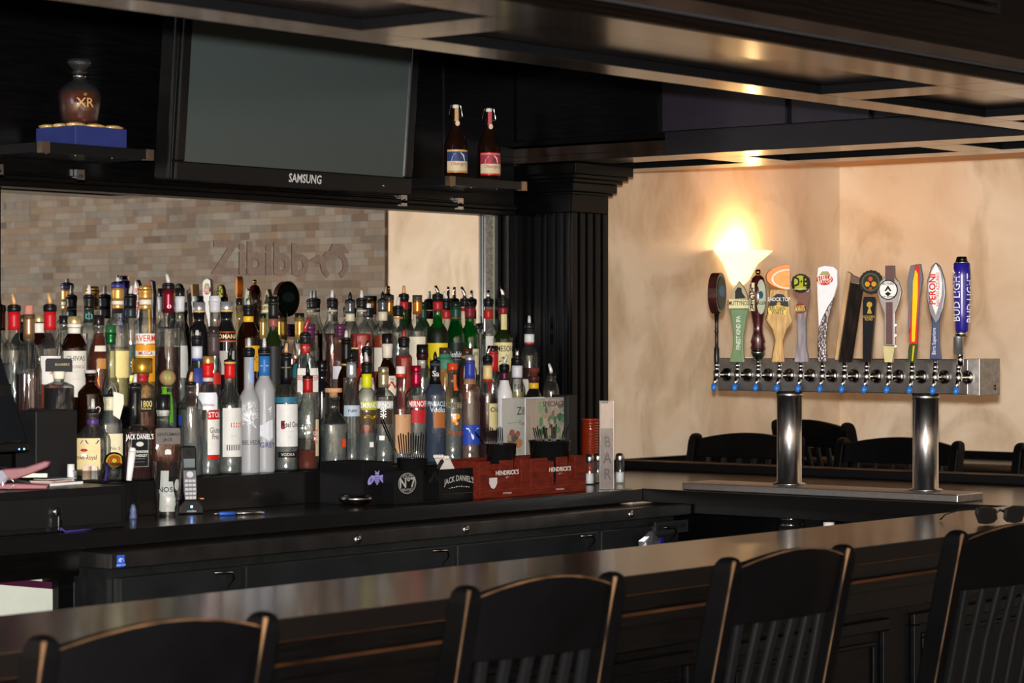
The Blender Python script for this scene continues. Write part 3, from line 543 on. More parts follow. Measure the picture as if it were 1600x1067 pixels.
B(184, 2, 482, 495, 506, 19, 9, 'c', ('yel', 545), [('P', 'c', 10, 0)], [('30307A', 444, 450), ('C89850', 449, 470), ('D8D0C0', 470, 476), ('C89850', 476, 482)], [(548, 590, 20, 60, 'E0CE88', [])], 'clear bottle with banded gold capsule under purple ring, pale yellow contents', R=.032)
B(204, 2, 482, 500, 516, 18, 8.5, 'c', ('yel', 560), [('P', 'c', 16, .1)], [('101014', 463, 481), ('1E2A2A', 481, 497)], [(538, 586, 24, 32, '3A4246', [('ST', 569, 9, 'F0F0EC', .9), ('O', 553, 12, '2A7A48', 1.6)])], 'clear bottle with black collar and dark ornate label lettered ST', R=0.025, Y=5.40, z=1.36)
B(227, 2, 482, 495, 508, 18, 9.5, 'c', ('gld', 560), [('C', 'C8A058', 6, 1.05, .2)], [('C89850', 452, 468), ('D8D0C0', 468, 476), ('C89850', 476, 483)], [(521, 537, 0, 60, 'D8D4CC', [('AVERM', 529, 10, 'C02A20', .8)]), (538, 548, 0, 60, 'D8901C', []), (548, 556, 0, 60, 'D8D4CC', [('IMUSCA', 552, 6, '803020', .8)]), (556, 596, 0, 60, 'D09020', [])], 'clear bottle with gold screw cap, red and orange banded label', R=0.031, Y=5.342)
B(263, 2, 488, 497, 514, 19, 8.5, 'c', ('drd', 542), [('P', 'c', 17, -.15)], [('101012', 446, 452), ('7A1C2C', 452, 489)], [], 'clear bottle with burgundy capsule, half full of deep red wine', R=.035, deco=[('o', 478, 9, 'E8E0E0', 1, 3)])
B(334, 2, 552, 556, 575, 12, 8.5, 'c', ('drd', 578), [('C', '2A2224', 10, 1.05, .1)], [('4A3C3C', 520, 556)], [(582, 600, 0, 60, 'B02018', [])], 'bottle with tall grey-brown foil neck between the two red collars', R=.030)
B(354, 2, 486, 500, 526, 14.5, 9, 'k', None, [('C', 'B8BAC0', 13, 1.15, 0)], [('C8A860', 484, 487)], [(519, 532, 0, 75, '1A1210', [('ROMANA', 526, 7, 'E8C8A0', .9)]), (518, 520, 0, 75, 'D05A20', []), (532, 534, 0, 75, 'D05A20', []), (548, 585, 5, 50, 'A8A49C', [])], 'black liqueur bottle with silver cap and orange-edged ROMANA band', R=.031)
B(388, 2, 494, 503, 530, 18, 8, 'b', None, [('P', 'c', 10, 0)], [('101012', 480, 494), ('D8A820', 494, 503)], [(540, 580, 30, 42, 'D8A018', [('k', 560, 14, '8A2A10', 1.4)])], 'brown glass liqueur bottle with yellow neck ring and yellow label', R=.035)
B(427, 2, 512, 516, 545, 14.5, 7.5, 'dg', None, [('C', '0E0E12', 8, 1.05, .1)], [('16161C', 471, 498), ('8A4A40', 498, 511)], [(541, 600, 0, 88, '232224', [])], 'dark green hock bottle with long black and copper capsule', R=.031)
B(484, 2, 528, 533, 550, 15, 7.5, 'c', ('clr', 560), [('C', '4A2840', 8, 1.2, .1)], [('4A2040', 514, 530)], [], 'clear bottle with purple cap behind the red-banded gin', R=.030)
B(531, 2, 528, 536, 565, 17, 7.5, 'pk', ('clr', 575), [('C', '4A2840', 8, 1.25, .1)], [('4A2040', 514, 526)], [(572, 592, 10, 50, 'C8C4CC', [])], 'pink-tinted rounded bottle with purple cap and plum collar', R=.033)
B(565, 2, 487, 492, 525, 22, 7.5, 'c', ('red', 521), [('P', 'c', 15, 0)], [('101012', 469, 481), ('B0A890', 484, 487)], [(545, 575, -40, 24, '141010', []), (543, 546, -40, 25, 'D8C890', [])], 'clear conical bottle holding bright red liqueur, right one of the red pair', R=.036)
B(598, 2, 488, 505, 518, 16, 7, 'c', ('org', 524), [('P', 'k', 14, 0)], [('55565A', 470, 487), ('C0B8A0', 487, 501)], [(543, 580, 0, 55, 'CCC4B4', [])], 'clear bottle with pewter capsule, crest neck label and orange-red liquid', R=.032)
B(622, 2, 492, 500, 520, 18, 7.5, 'c', ('clr', 530), [('P', 'c', 16, .1)], [('101012', 481, 494), ('B87028', 496, 498)], [], 'clear sloping-shoulder bottle with black collar over fine orange line', R=.033)
B(652, 2, 492, 498, 518, 17.5, 7, 'c', ('clr', 530), [('C', '3A3A3C', 6, 1.1, 0)], [('A87030', 467, 491)], [(526, 575, 0, 48, 'CFC6B0', [])], 'clear bottle with copper capsule, flat grey cap and cream label', R=.034)
B(684, 2, 486, 505, 525, 18, 7.5, 'g', None, [('P', 's', 15, -.25)], [('101210', 462, 471), ('A02028', 471, 485)], [(536, 600, -5, 70, 'D8C020', [('J&B', 568, 14, 'B82A18', .9)]), (512, 535, 0, 85, '0E1408', [])], 'green scotch bottle with red collar and bright yellow label', R=.035)
B(712, 2, 494, 500, 528, 15.5, 8, 'g', None, [('C', '1A1C1C', 7, 1.1, 0)], [('123C30', 478, 500), ('B08A48', 496, 498)], [(535, 578, 10, 62, '12201C', [('Glenfiddich', 554, 9, 'C8CCC8', .55), ('_____', 560, 3, 'B08A48', 1)])], 'green malt bottle with dark green capsule and black label in white script', R=.031)
B(734, 2, 492, 508, 528, 15, 7.5, 'g', None, [('P', 'k', 12, -.4)], [('6A1A28', 480, 497)], [(545, 585, 40, 30, 'C8C0A0', [('IN', 553, 6, '303020', 1)])], 'green whisky bottle with maroon capsule and curved black spout', R=.031)
B(786, 2, 488, 516, 530, 16, 7, 'dg', None, [('P', 's', 20, -.15)], [('121412', 468, 480), ('7A1820', 480, 491)], [(491, 515, 15, 40, 'C8BC88', []), (535, 580, 0, 68, 'D2C690', [('JAMESON', 545, 9, '1C1C18', .68), ('^', 565, 14, '5A4A3A', 1.6)])], 'dark green whiskey bottle with cream JAMESON label', R=.033)
B(827, 2, 518, 538, 556, 16.5, 7.5, 'c', ('drd', 575), [('P', 'c', 14, 0)], [('181A1A', 508, 514), ('C8CCCC', 522, 535), ('B02020', 535, 538)], [(592, 640, 10, 50, 'B8B4AC', [])], 'bottle with silver-white neck band standing alone before the black pilaster', R=.033)
# --- upper tier, rear row
B(22, 3, 515, 530, 548, 21, 9, 'c', ('clr', 570), [('P', 'o', 20, -.15)], [('101014', 480, 487), ('B01820', 487, 516)], [], 'leftmost clear bottle with red collar, rising beside the dark monitor', R=.033)
B(61, 3, 503, 520, 540, 18, 8.5, 'b', None, [('C', 'D8C488', 11, 1.1, .15)], [('D8D4C8', 505, 520)], [], 'dark bottle with gold cap half hidden between two red collars', R=.032)
B(100, 3, 505, 520, 540, 14, 7, 'c', ('clr', 560), [('C', '14141A', 12, 1.1, .1)], [], [], 'thin bottle with black cap peeping out left of the brown whisky', R=.028)
B(139, 3, 487, 508, 518, 18, 7.5, 'c', ('clr', 530), [('P', 'c', 18, 0)], [('101012', 464, 482), ('1A2A2A', 483, 504)], [], 'clear bottle with thick black pourer collar and teal ring on black neck', R=.032, deco=[('O', 495, 11, '5AA8A0', 1, 0)])
B(281, 3, 487, 497, 560, 13, 7, 'c', ('clr', 530), [('C', '141212', 13, 1.1, .1)], [('C8C8CC', 463, 487)], [(540, 590, 15, 60, 'B8B8B4', [])], 'narrow conical clear bottle with white neck and black cap beside burgundy capsule', R=.026)
B(311, 3, 487, 505, 520, 13.5, 8.5, 'k', None, [('C', 'B8BAC0', 13, 1.15, 0)], [('C8A860', 485, 488)], [], 'black bottle with silver cap, left of the white-capped one', R=.029)
B(336, 3, 490, 512, 530, 14, 8.5, 'c', ('clr', 540), [('C', 'C8C8CC', 8, 1.05, .1)], [('C4C4C8', 470, 488)], [], 'clear bottle with ribbed white screw cap in the rear row', R=.029)
B(374, 3, 476, 500, 530, 9, 4.5, 'c', ('clr', 540), [('C', '141416', 10, 1.1, 0)], [], [], 'very slender clear bottle with black top behind the yellow ring', R=.022)
B(411, 3, 500, 530, 545, 11, 5, 'c', ('gld', 560), [('C', '141416', 7, 1.0, 0)], [('B89858', 497, 530)], [], 'bottle with thin gold capsule just left of the dark green hock bottle', R=.026)
B(468, 3, 496, 530, 545, 11, 7, 'c', ('amb', 560), [('C', '141416', 7, 1.05, 0)], [('C09A4C', 496, 530)], [], 'bottle with tall gold capsule and black cap behind the red spout', R=.026)
B(519, 3, 487, 492, 525, 20, 7.5, 'c', ('drd', 521), [('P', 'c', 15, 0)], [('101012', 469, 481), ('B0A890', 484, 487)], [], 'clear conical bottle of dark red liqueur, left one of the red pair', R=.033)
B(547, 3, 492, 503, 515, 13, 7, 'c', ('clr', 530), [('P', 'k', 14, 0)], [('5C5E60', 471, 490), ('C0B8A0', 490, 502)], [], 'clear bottle with grey capsule and black pointed spout between the red pair', R=.027)
B(575, 3, 497, 502, 520, 13, 7.5, 'c', ('clr', 530), [('C', 'D8D8DC', 7, .7, 0)], [('141416', 481, 496)], [], 'clear bottle with black neck and small white spout cap', R=.027)
B(608, 3, 494, 500, 515, 13, 6.5, 'c', ('clr', 530), [('C', '2E2E30', 6, 1.15, 0)], [('A87030', 468, 491)], [], 'bottle with copper capsule and flat dark cap behind the pewter capsule', R=.027)
B(631, 3, 484, 508, 520, 14, 7, 'g', None, [('P', 'o', 15, 0)], [('101210', 462, 471), ('A02028', 471, 484)], [], 'green bottle with red collar and amber spout, left of the copper capsule', R=.028)
B(661, 3, 478, 500, 520, 14, 5.5, 'g', None, [('C', '14201A', 6, 1.0, 0)], [('1A3A2C', 479, 500)], [], 'green bottle with dark green top peeking from behind copper capsule', R=.028)
B(697, 3, 498, 510, 525, 13, 7, 'c', ('clr', 530), [('P', 'c', 14, -.3)], [('101012', 470, 484), ('A8201C', 485, 498)], [], 'clear bottle with wide red band behind the green malt capsule', R=.027)
B(726, 3, 490, 505, 520, 12, 6.5, 'c', ('clr', 530), [('P', 's', 20, -.25)], [('101012', 469, 479), ('A8201C', 481, 486)], [], 'bottle with upright steel spout just left of the maroon capsule', R=.026)
B(763, 3, 498, 504, 522, 17, 7, 'c', ('clr', 530), [('P', 's', 15, 0)], [('101012', 469, 479), ('A8201C', 484, 498)], [(525, 560, 30, 45, 'C8C4BC', [])], 'clear rounded bottle with red band standing at the mirror edge', R=.033)

def profile(R, rn, H, zs, zn, kind):
    p = [(R * .90, 0), (R * .985, .003), (R, .008)]
    if kind == 'bulge': p += [(R * .97, zs * .4), (R * 1.0, zs * .8)]
    p.append((R, zs))
    n = 7
    for k in range(1, n + 1):
        t = k / n; h = zn - zs
        s = (1 - math.cos(t * PI)) / 2
        rr = math.cos(t * PI / 2) ** .75
        f = .25 * (1 - s) + .75 * rr if h < .8 * R * 2 else .8 * (1 - s) + .2 * rr
        p.append((rn + (R - rn) * f, zs + h * t))
    if kind == 'bulb': p += [(rn * 1.25, zn + (H - zn) * .3), (rn * 1.2, zn + (H - zn) * .6)]
    p.append((rn, H - .012)); p.append((rn * 1.12, H - .011)); p.append((rn * 1.12, H - .002)); p.append((rn * .95, H))
    return p
def r_of(prof, z):
    for (r0, z0), (r1, z1) in zip(prof, prof[1:]):
        if z0 <= z <= z1: return r0 + (r1 - r0) * ((z - z0) / (z1 - z0) if z1 > z0 else 0)
    return prof[-1][0]
def sqf(t, sq): return 1 if sq == 2 else 1 / ((abs(math.cos(t)) ** sq + abs(math.sin(t)) ** sq) ** (1 / sq))
def bottle(a, k):
    x, row, yt, yn, ys, hw, nw, gk, liq, tops, sleeves, labels, text = a
    Y, zb = ROWS[row]; Y = k.get('Y', Y); zb = k.get('z', zb)
    p, d = on_y(x, Y); s = F / d
    Z = lambda y: EYE - (y - HOR) / s - zb
    R = min(hw / s, k.get('R', 1)); rn = nw / s
    yt0 = min([yt] + [q[1] for q in sleeves])
    H = Z(yt0)
    sq = k.get('sq', 2); sy = k.get('sy', 1)
    rt = root('liquor_bottle', (p.x, p.y, zb), text, 'bottle', 'liquor bottles on the back bar')
    v = Vector((p.x, p.y)).normalized(); cx = -v; rx = Vector((v.y, -v.x))      # towards the eye, image right
    az0 = math.atan2(cx.y, cx.x)
    # square bottles turn a face a little to the right of the viewer
    face = math.radians(labels[0][2] * .5) if sq > 2 and labels else 0
    rot = az0 + face
    prof = profile(R, rn, H, max(Z(ys), .02), max(Z(yn), .03), 'bulge' if k.get('bulge') else 'bulb' if k.get('bulb') else '')
    g = G()
    if k.get('ribs'):
        nr = k['ribs'] * 4; vs_ = []; fs = []
        for r, z in prof:
            for i in range(nr):
                t = 2 * PI * i / nr; q = 1 + (.035 if z < Z(yn) else 0) * math.cos(i * PI / 2)
                xx, yy = r * q * math.cos(t) * sy, r * q * math.sin(t)
                vs_.append((xx * math.cos(rot) - yy * math.sin(rot), xx * math.sin(rot) + yy * math.cos(rot), z))
        for j in range(len(prof) - 1):
            for i in range(nr): b0 = j * nr; fs.append((b0 + i, b0 + (i + 1) % nr, b0 + nr + (i + 1) % nr, b0 + nr + i))
        fs.append(tuple(range(nr - 1, -1, -1))); g.add(vs_, fs, GM[gk], True)
    else: g.lathe(prof, GM[gk], 28, rot=rot, sq=sq, sx=sy, cap=True)
    g.build('glass', rt)
    if liq:
        zl = Z(liq[1]); lp = [(r * .93, max(z, .005)) for r, z in prof if z < zl] + [(r_of(prof, zl) * .93, zl)]
        G().lathe(lp, LQ[liq[0]], 24, rot=rot, sq=sq, sx=sy).build('liquid', rt)
    for c_, y0, y1 in sleeves:
        z0, z1 = Z(y1), min(Z(y0), H)
        ps = [(r_of(prof, z0 + (z1 - z0) * i / 4) * 1.03 + .0005, z0 + (z1 - z0) * i / 4) for i in range(5)]
        ps[-1] = (ps[-2][0] if z1 > H - .012 else ps[-1][0], z1)
        met = c_ in ('C89850', 'B89858', 'C09A4C', 'A87030', 'A89E84', '8A6A48', 'B8BAC0', '1E5A30', 'A01430', '7A1C2C', '5C5E60', '55565A')
        G().lathe(ps, pm(c_, .28 if met else .38, metal=.6 if met else 0), 20).build('neck_sleeve', rt)
    zt = H
    for tp in tops:
        if tp[0] == 'P':
            hp = tp[2] / s
            g = G().lathe([(rn * .8, zt - .004), (rn * 1.12, zt), (rn * 1.15, zt + .004), (rn * .95, zt + .005), (rn * .5, zt + .008)], PLAS, 16); pc_ = g.build('pourer_collar', rt)
            ln = tp[3] * hp
            pts = [Vector((0, 0, zt + .007)), Vector((0, 0, zt + hp * .45))] + [Vector((rx.x * ln * q, rx.y * ln * q, zt + hp * (.45 + .6 * q))) for q in (.5, 1)]
            r_ = .0054 if tp[1] != 'k' else .0056
            G().tube(pts, [r_ * 1.15, r_ * 1.1, r_, r_ * (.75 if tp[1] != 'k' else .3)], SPM[tp[1]], 10).build('spout', pc_)
        elif tp[0] == 'C':
            hc = tp[2] / s; rc = rn * tp[3]; dm = tp[4]
            m_ = pm(tp[1], .6 if tp[3] > 2.2 else .25, metal=.7 if tp[1] in ('C89A58', 'B08830', 'B8BAC0', 'B0B4BC', 'D8C488', 'C8A058', 'A89E84', 'A01430') else 0)
            M_ = None
            if tp[3] > 2.2:      # wide bar-shaped stopper
                a_ = rc; u = rx; q_ = Vector((u.x, u.y, 0)); n_ = Vector((cx.x, cx.y, 0))
                G().prism([(-a_, 0), (a_, 0), (a_, hc * .8), (a_ * .9, hc * .95), (-a_ * .9, hc * .95), (-a_, hc * .8)], lambda u_, v_, t_: Vector((0, 0, zt)) + q_ * u_ + n_ * t_ + Vector((0, 0, v_)), -.014, .014, m_).text('BOOKER\'S', .006, lambda u_, v_: Vector((0, 0, zt + hc * .5)) + q_ * (u_ + a_ * .25) + n_ * .0146 + Vector((0, 0, v_)), pm('C8B070'), bold=.01).build('stopper', rt)
            else:
                G().lathe([(rc * .97, zt - .001), (rc, zt + .001), (rc, zt + hc * (1 - .3 * dm) - .001), (rc * (1 - .12), zt + hc)], m_, 24).build('cap', rt)
        elif tp[0] == 'K':
            hc = tp[2] / s; m_ = pm(tp[1], .7, bump=.3)
            G().lathe([(rn * .85, zt - .004), (rn * .85, zt + hc * .4), (rn * tp[3], zt + hc * .42), (rn * tp[3], zt + hc * .95), (rn * tp[3] * .9, zt + hc)], m_, 24).build('cork', rt)
        elif tp[0] == 'D':
            G().lathe([(rn * tp[3], zt), (rn * tp[3], zt + tp[2] / s), (rn * .6, zt + tp[2] / s)], SPM['c'], 20).build('lip', rt)
        elif tp[0] == 'J':
            rc = rn * tp[3]; ps = [(max(rc * math.sin(PI * i / 10), .0003), zt + rc * .9 - rc * math.cos(PI * i / 10)) for i in range(11)]
            cb__ = G().lathe(ps, pm(tp[1], .7, var=.25), 20).build('cork_ball', rt)
            ps = [(rc * math.cos(t) * 1.02, t) for t in (0,)]
            vs_ = []; fs = []
            for i in range(9):
                ph = PI * i / 8
                for u_ in (-.3, .3):
                    q = Vector((rx.x * math.sin(u_), rx.y * math.sin(u_), 0)) * rc * 1.03 + (Vector((cx.x, cx.y, 0)) * math.sin(ph) + Vector((0, 0, 1)) * math.cos(ph)) * rc * 1.03 * math.cos(u_)
                    vs_.append(q + Vector((0, 0, zt + rc * .9)))
            for i in range(8): fs.append((2 * i, 2 * i + 1, 2 * i + 3, 2 * i + 2))
            G().add(vs_, fs, pm('5CB020', .4), True).build('stripe', cb__)
    def onb(az, z, off):
        if sq > 2 or sy != 1:
            t = az + az0 - rot; rr = r_of(prof, z); q = sqf(t, sq); X_, Y_ = (rr * q + off) * math.cos(t) * sy, (rr * q + off) * math.sin(t)
            if k.get('ribs'): X_ *= 1.05; Y_ *= 1.05
            return (X_ * math.cos(rot) - Y_ * math.sin(rot), X_ * math.sin(rot) + Y_ * math.cos(rot), z)
        rr = r_of(prof, z) * (1.04 if k.get('ribs') else 1) + off; t = az + az0
        return (rr * math.cos(t), rr * math.sin(t), z)
    def wrap(du, zc):    # flat lettering rolled onto the bottle: +u goes image-right
        r0 = r_of(prof, zc)
        return lambda u, v: onb(du + (u / r0), zc + v, .0013)
    # note: azimuth grows anticlockwise seen from above = towards image-right for a viewer at the eye
    for (y0, y1, az, ha, col_, txts) in labels:
        z0, z1 = max(Z(y1), .004), Z(y0); g = G(); a0 = math.radians(az)
        m_ = pm(col_, .5)
        if ha == 1:      # flat label on a square face
            r0 = r_of(prof, (z0 + z1) / 2); wl_ = r0 * k.get('w2', .0) or r0 * .68
            if k.get('w2'): wl_ = r0 * .8
            if (z1 - z0) < .016: wl_ = r0 * .2
            fx = Vector((math.cos(rot), math.sin(rot), 0)); fr_ = Vector((-math.sin(rot), math.cos(rot), 0))
            P_ = lambda u, v, o=.0012: fx * (r0 + o) + fr_ * u + Vector((0, 0, v))
            ct_ = .004
            poly = [(-wl_, z0), (wl_, z0), (wl_, z1 - ct_), (wl_ - ct_, z1), (-wl_ + ct_, z1), (-wl_, z1 - ct_)]
            g.add([P_(u, v) for u, v in poly], [tuple(range(6))], m_)
            if k.get('frame') and (z1 - z0) > .02:
                mf = pm(k['frame'])
                for (u0, u1, v0, v1) in ((-wl_ + .002, wl_ - .002, z1 - .0022, z1 - .0016), (-wl_ + .002, wl_ - .002, z0 + .0016, z0 + .0022), (-wl_ + .002, -wl_ + .0026, z0 + .002, z1 - .002), (wl_ - .0026, wl_ - .002, z0 + .002, z1 - .002)):
                    g.add([P_(u0, v0, .0016), P_(u1, v0, .0016), P_(u1, v1, .0016), P_(u0, v1, .0016)], [(0, 1, 2, 3)], mf)
            if k.get('oval') and (z1 - z0) > .02:
                g.add([P_(.011 * math.cos(t * PI / 10), z1 - .030 + .0065 * math.sin(t * PI / 10), .0016) for t in range(20)], [tuple(range(20))], pm(k['oval']))
            for tx in txts:
                zc_ = Z(tx[1]); w_t = tx[4]
                g.text(tx[0], tx[2] / s, lambda u, v: P_(u, zc_ + v, .0017), pm(tx[3]), squeeze=w_t, bold=.015)
        else:
            h_ = math.radians(ha); n = max(3, int(ha / 6)); vs_ = []; nz = 5
            for j in range(nz):
                for i in range(n + 1): vs_.append(onb(a0 - h_ + 2 * h_ * i / n, z0 + (z1 - z0) * j / (nz - 1), .0007))
            fs = [(j * (n + 1) + i, j * (n + 1) + i + 1, (j + 1) * (n + 1) + i + 1, (j + 1) * (n + 1) + i) for j in range(nz - 1) for i in range(n)]
            g.add(vs_, fs, m_, True)
            for tx in txts:
                du = a0 + (tx[5] / s / r_of(prof, Z(tx[1])) if len(tx) > 5 else 0)
                g.text(tx[0], tx[2] / s, wrap(du, Z(tx[1])), pm(tx[3]), squeeze=tx[4], bold=.015)
            if k.get('arc'):
                for u0 in (-.5, .5):
                    g.add([onb(a0 + (u0 + du_) * h_, z1 - .006 - dv + .001, .0012) for du_, dv in ((-.45, .0), (.45, .0), (.3, .010), (-.3, .010))], [(0, 1, 2, 3)], pm(k['arc']))
                g.add([onb(a0 + .22 * math.cos(t * PI / 8), (z0 + z1) / 2 + .018 + .004 * math.sin(t * PI / 8), .0015) for t in range(16)], [tuple(range(16))], pm('A01C20'))
                g.add([onb(a0 + u_, v_, .0016) for u_, v_ in ((-.15, (z0 + z1) / 2 - .001), (.17, (z0 + z1) / 2 - .001), (.17, (z0 + z1) / 2 + .009), (-.15, (z0 + z1) / 2 + .009))], [(0, 1, 2, 3)], pm('E8E4E0'))
            if k.get('red_k') and len(txts) == 3:
                zz = Z(663); a1 = a0 - .55
                g.add([onb(a1 + u_, zz + v_, .0012) for u_, v_ in ((-.02, -.013), (.26, -.013), (.26, .012), (-.02, .012))], [(0, 1, 2, 3)], pm('A01C1C'))
                g.text('K', .02, wrap(a1 + .13, zz), pm('201010'), squeeze=.8, bold=.04)
        g.build('label', rt, fix=False)
    if k.get('deco'):
        g = G()
        for tx in k['deco']: g.text(tx[0], tx[2] / s, wrap(tx[5] / s / R, Z(tx[1])), pm(tx[3]), squeeze=tx[4], bold=.02)
        g.build('printing', rt, fix=False)
    if k.get('tree'):
        g = G(); mt = pm('E8EAEC', .5); rnd = random.Random(3)
        def seg(u0, v0, u1, v1, w_):
            dx, dy = u1 - u0, v1 - v0; L_ = math.hypot(dx, dy) or 1; nx, ny = -dy / L_ * w_, dx / L_ * w_
            g.add([onb(u / R, v, .0012) for u, v in ((u0 + nx, v0 + ny), (u0 - nx, v0 - ny), (u1 - nx * .6, v1 - ny * .6), (u1 + nx * .6, v1 + ny * .6))], [(0, 1, 2, 3)], mt)
        def grow(u, v, an, L_, w_, n):
            if n == 0 or v > Z(626): return
            u1, v1 = u + L_ * math.cos(an), v + L_ * math.sin(an); seg(u, v, u1, v1, w_)
            for da in (-.55, .1, .5)[:3 if n > 2 else 2]: grow(u1, v1, an + da + rnd.uniform(-.2, .2), L_ * rnd.uniform(.72, .92), w_ * .78, n - 1)
        grow(.022, Z(668), 2.5, .022, .0009, 6); grow(.022, Z(668), 2.2, .016, .0009, 5); grow(-.002, Z(664), 1.8, .012, .0007, 5); grow(.01, Z(660), 1.2, .01, .0006, 4)
        g.build('tree_print', rt, fix=False)
    if k.get('goose'):
        g = G(); pts = [(-.026, Z(669)), (-.012, Z(664)), (.0, Z(662)), (.012, Z(657)), (.026, Z(655)), (.027, Z(684)), (.014, Z(689)), (.0, Z(683)), (-.014, Z(680)), (-.026, Z(678))]
        g.add([onb(u / R * 1.0, v, .0012) for u, v in pts], [(0, 1, 8, 9), (1, 2, 7, 8), (2, 3, 6, 7), (3, 4, 5, 6)], pm('C8CCD4', .5))
        for i in range(3): g.add([onb(u / R, v, .0013) for u, v in ((.010 + i * .003, Z(640 + i * 4)), (.016 + i * .003, Z(637 + i * 4)), (.024, Z(634 + i * 5)), (.018, Z(640 + i * 4)))], [(0, 1, 2, 3)], pm('D8DCE2', .5))
        g.build('goose_print', rt, fix=False)
    if k.get('oranges'):
        g = G()
        for (u0, v0, rr, c1, c2) in ((.006, Z(656), .0085, 'E07818', 'F0A840'), (.016, Z(650), .0095, 'E08818', 'E89020'), (.013, Z(661), .006, 'E87010', 'F0B050')):
            for q, cc, of in ((1, c1, .0013), (.7, c2, .0016)):
                g.add([onb((u0 + rr * q * math.cos(t * PI / 9)) / R, v0 + rr * q * math.sin(t * PI / 9), of + u0 * .02) for t in range(18)], [tuple(range(18))], pm(cc))
        g.add([onb(u / R, v, .002) for u, v in ((.0, Z(655)), (.011, Z(655)), (.011, Z(646)), (.0, Z(646)))], [(0, 1, 2, 3)], pm('E8E8E4'))
        g.text('Orange', 8 / s, wrap(.006 / R, Z(675)), pm('A04A20'), squeeze=1, bold=.01); g.build('printing', rt, fix=False)
    if k.get('tagp'):
        e = lambda u, v, o: Vector((rx.x * u + cx.x * o, rx.y * u + cx.y * o, v))
        G().add([e(.009, Z(611), .034), e(.036, Z(616), .032), e(.037, Z(630), .030), e(.026, Z(655), .033), e(.008, Z(648), .035), e(.0095, Z(612), .0348), e(.0365, Z(617), .0328), e(.0375, Z(630), .0308), e(.0265, Z(654), .0338), e(.0085, Z(647), .0358)], [(0, 1, 2, 3, 4), (9, 8, 7, 6, 5), (0, 5, 6, 1), (1, 6, 7, 2), (2, 7, 8, 3), (3, 8, 9, 4), (4, 9, 5, 0)], pm('D8D6C4', .6)).tube([e(.018, Z(612), .033), e(.014, Z(604), .016), e(.006, Z(598), .01)], .0006, WHITE, 5).build('paper_tag', rt)
for a, k in TBL: bottle(a, k)
# ------------------------------------------------------------------ beer tower
XF = 6.57
tw = root('beer_tower', (6.63, 4.07, ZC), 'long stainless twelve-faucet beer tower on two round columns', 'beer tower')
def L3(g, y0=0): return g
BX = 6.63; BY = 4.07
STW = mat('tower_steel', (.50, .49, .48), .25, 1, var=.12, scale=30, bump=.04, stretch=(1, 1, 20))
g = G().box(XF - BX, .06, 3.646 - BY, 4.541 - BY, 1.389 - ZC, 1.493 - ZC, STW); g.build('faucet_box', tw, bevel=.002)
g = G().box(XF - BX - .002, .062, 3.606 - BY, 3.646 - BY, 1.387 - ZC, 1.495 - ZC, mat('end_cap_steel', (.62, .60, .57), .45, 1, var=.2, scale=60))
for k in (0, 1): g.lathe([(.004, 0), (.004, .002)], PLAS, 10, c=(.03, 3.605 - BY, 1.405 - ZC + k * .009), M=Matrix.Rotation(PI / 2, 4, 'X'))
g.build('end_cap', tw, bevel=.002)
for y in (4.31, 3.823):
    G().lathe([(.052, .026), (.052, .030), (.039, .034), (.0385, .30), (.041, .302), (.041, 1.389 - ZC)], STW, 32, c=(0, y - BY, 0)).build('column', tw)
DT = root('drip_tray', (6.535, 3.66, ZC), 'long stainless drip tray with perforated top under the beer tower', 'drip tray')
G().box(.0, .155, 0, .995, .0005, .024, STEEL).build('tray_body', DT, bevel=.003)
g = G()
for i in range(70): g.box(.012, .143, .02 + i * .0138, .027 + i * .0138, .0245, .0258, STEEL)
g.build('grate', DT)
BLUE = mat('blue_spout_cap', (.02, .16, .55), .4, var=.1)
shank_px = [1136.5 + (1512.5 - 1136.5) * 0 for _ in range(1)]
FY = [4.505 - .0782 * i for i in range(12)]
OUT = .058
for y in FY:
    f_ = G().lathe([(.021, 0), (.021, .004), (.0165, .009), (.0085, .011), (.0075, .05)], CHROME, 24, c=(XF - BX - .001, y - BY, 1.440 - ZC), M=Matrix.Rotation(-PI / 2, 4, 'Y')).build('faucet', tw)
    xb = XF - BX - OUT; z0 = 1.440 - ZC
    G().lathe([(.0085, -.012), (.011, -.006), (.011, .010), (.007, .014), (.0065, .024), (.0085, .026), (.0085, .034), (.005, .038), (.005, .05)], CHROME, 20, c=(xb, y - BY, z0)).build('faucet_body', f_)
    G().tube([(xb, y - BY, z0 - .004), (xb - .008, y - BY, z0 - .018), (xb - .014, y - BY, z0 - .034)], [.007, .0065, .0055], CHROME, 12).build('nozzle', f_)
    G().tube([(xb - .0125, y - BY, z0 - .030), (xb - .016, y - BY, z0 - .042), (xb - .018, y - BY, z0 - .050)], [.009, .0085, .005], BLUE, 12).build('spout_cap', f_)

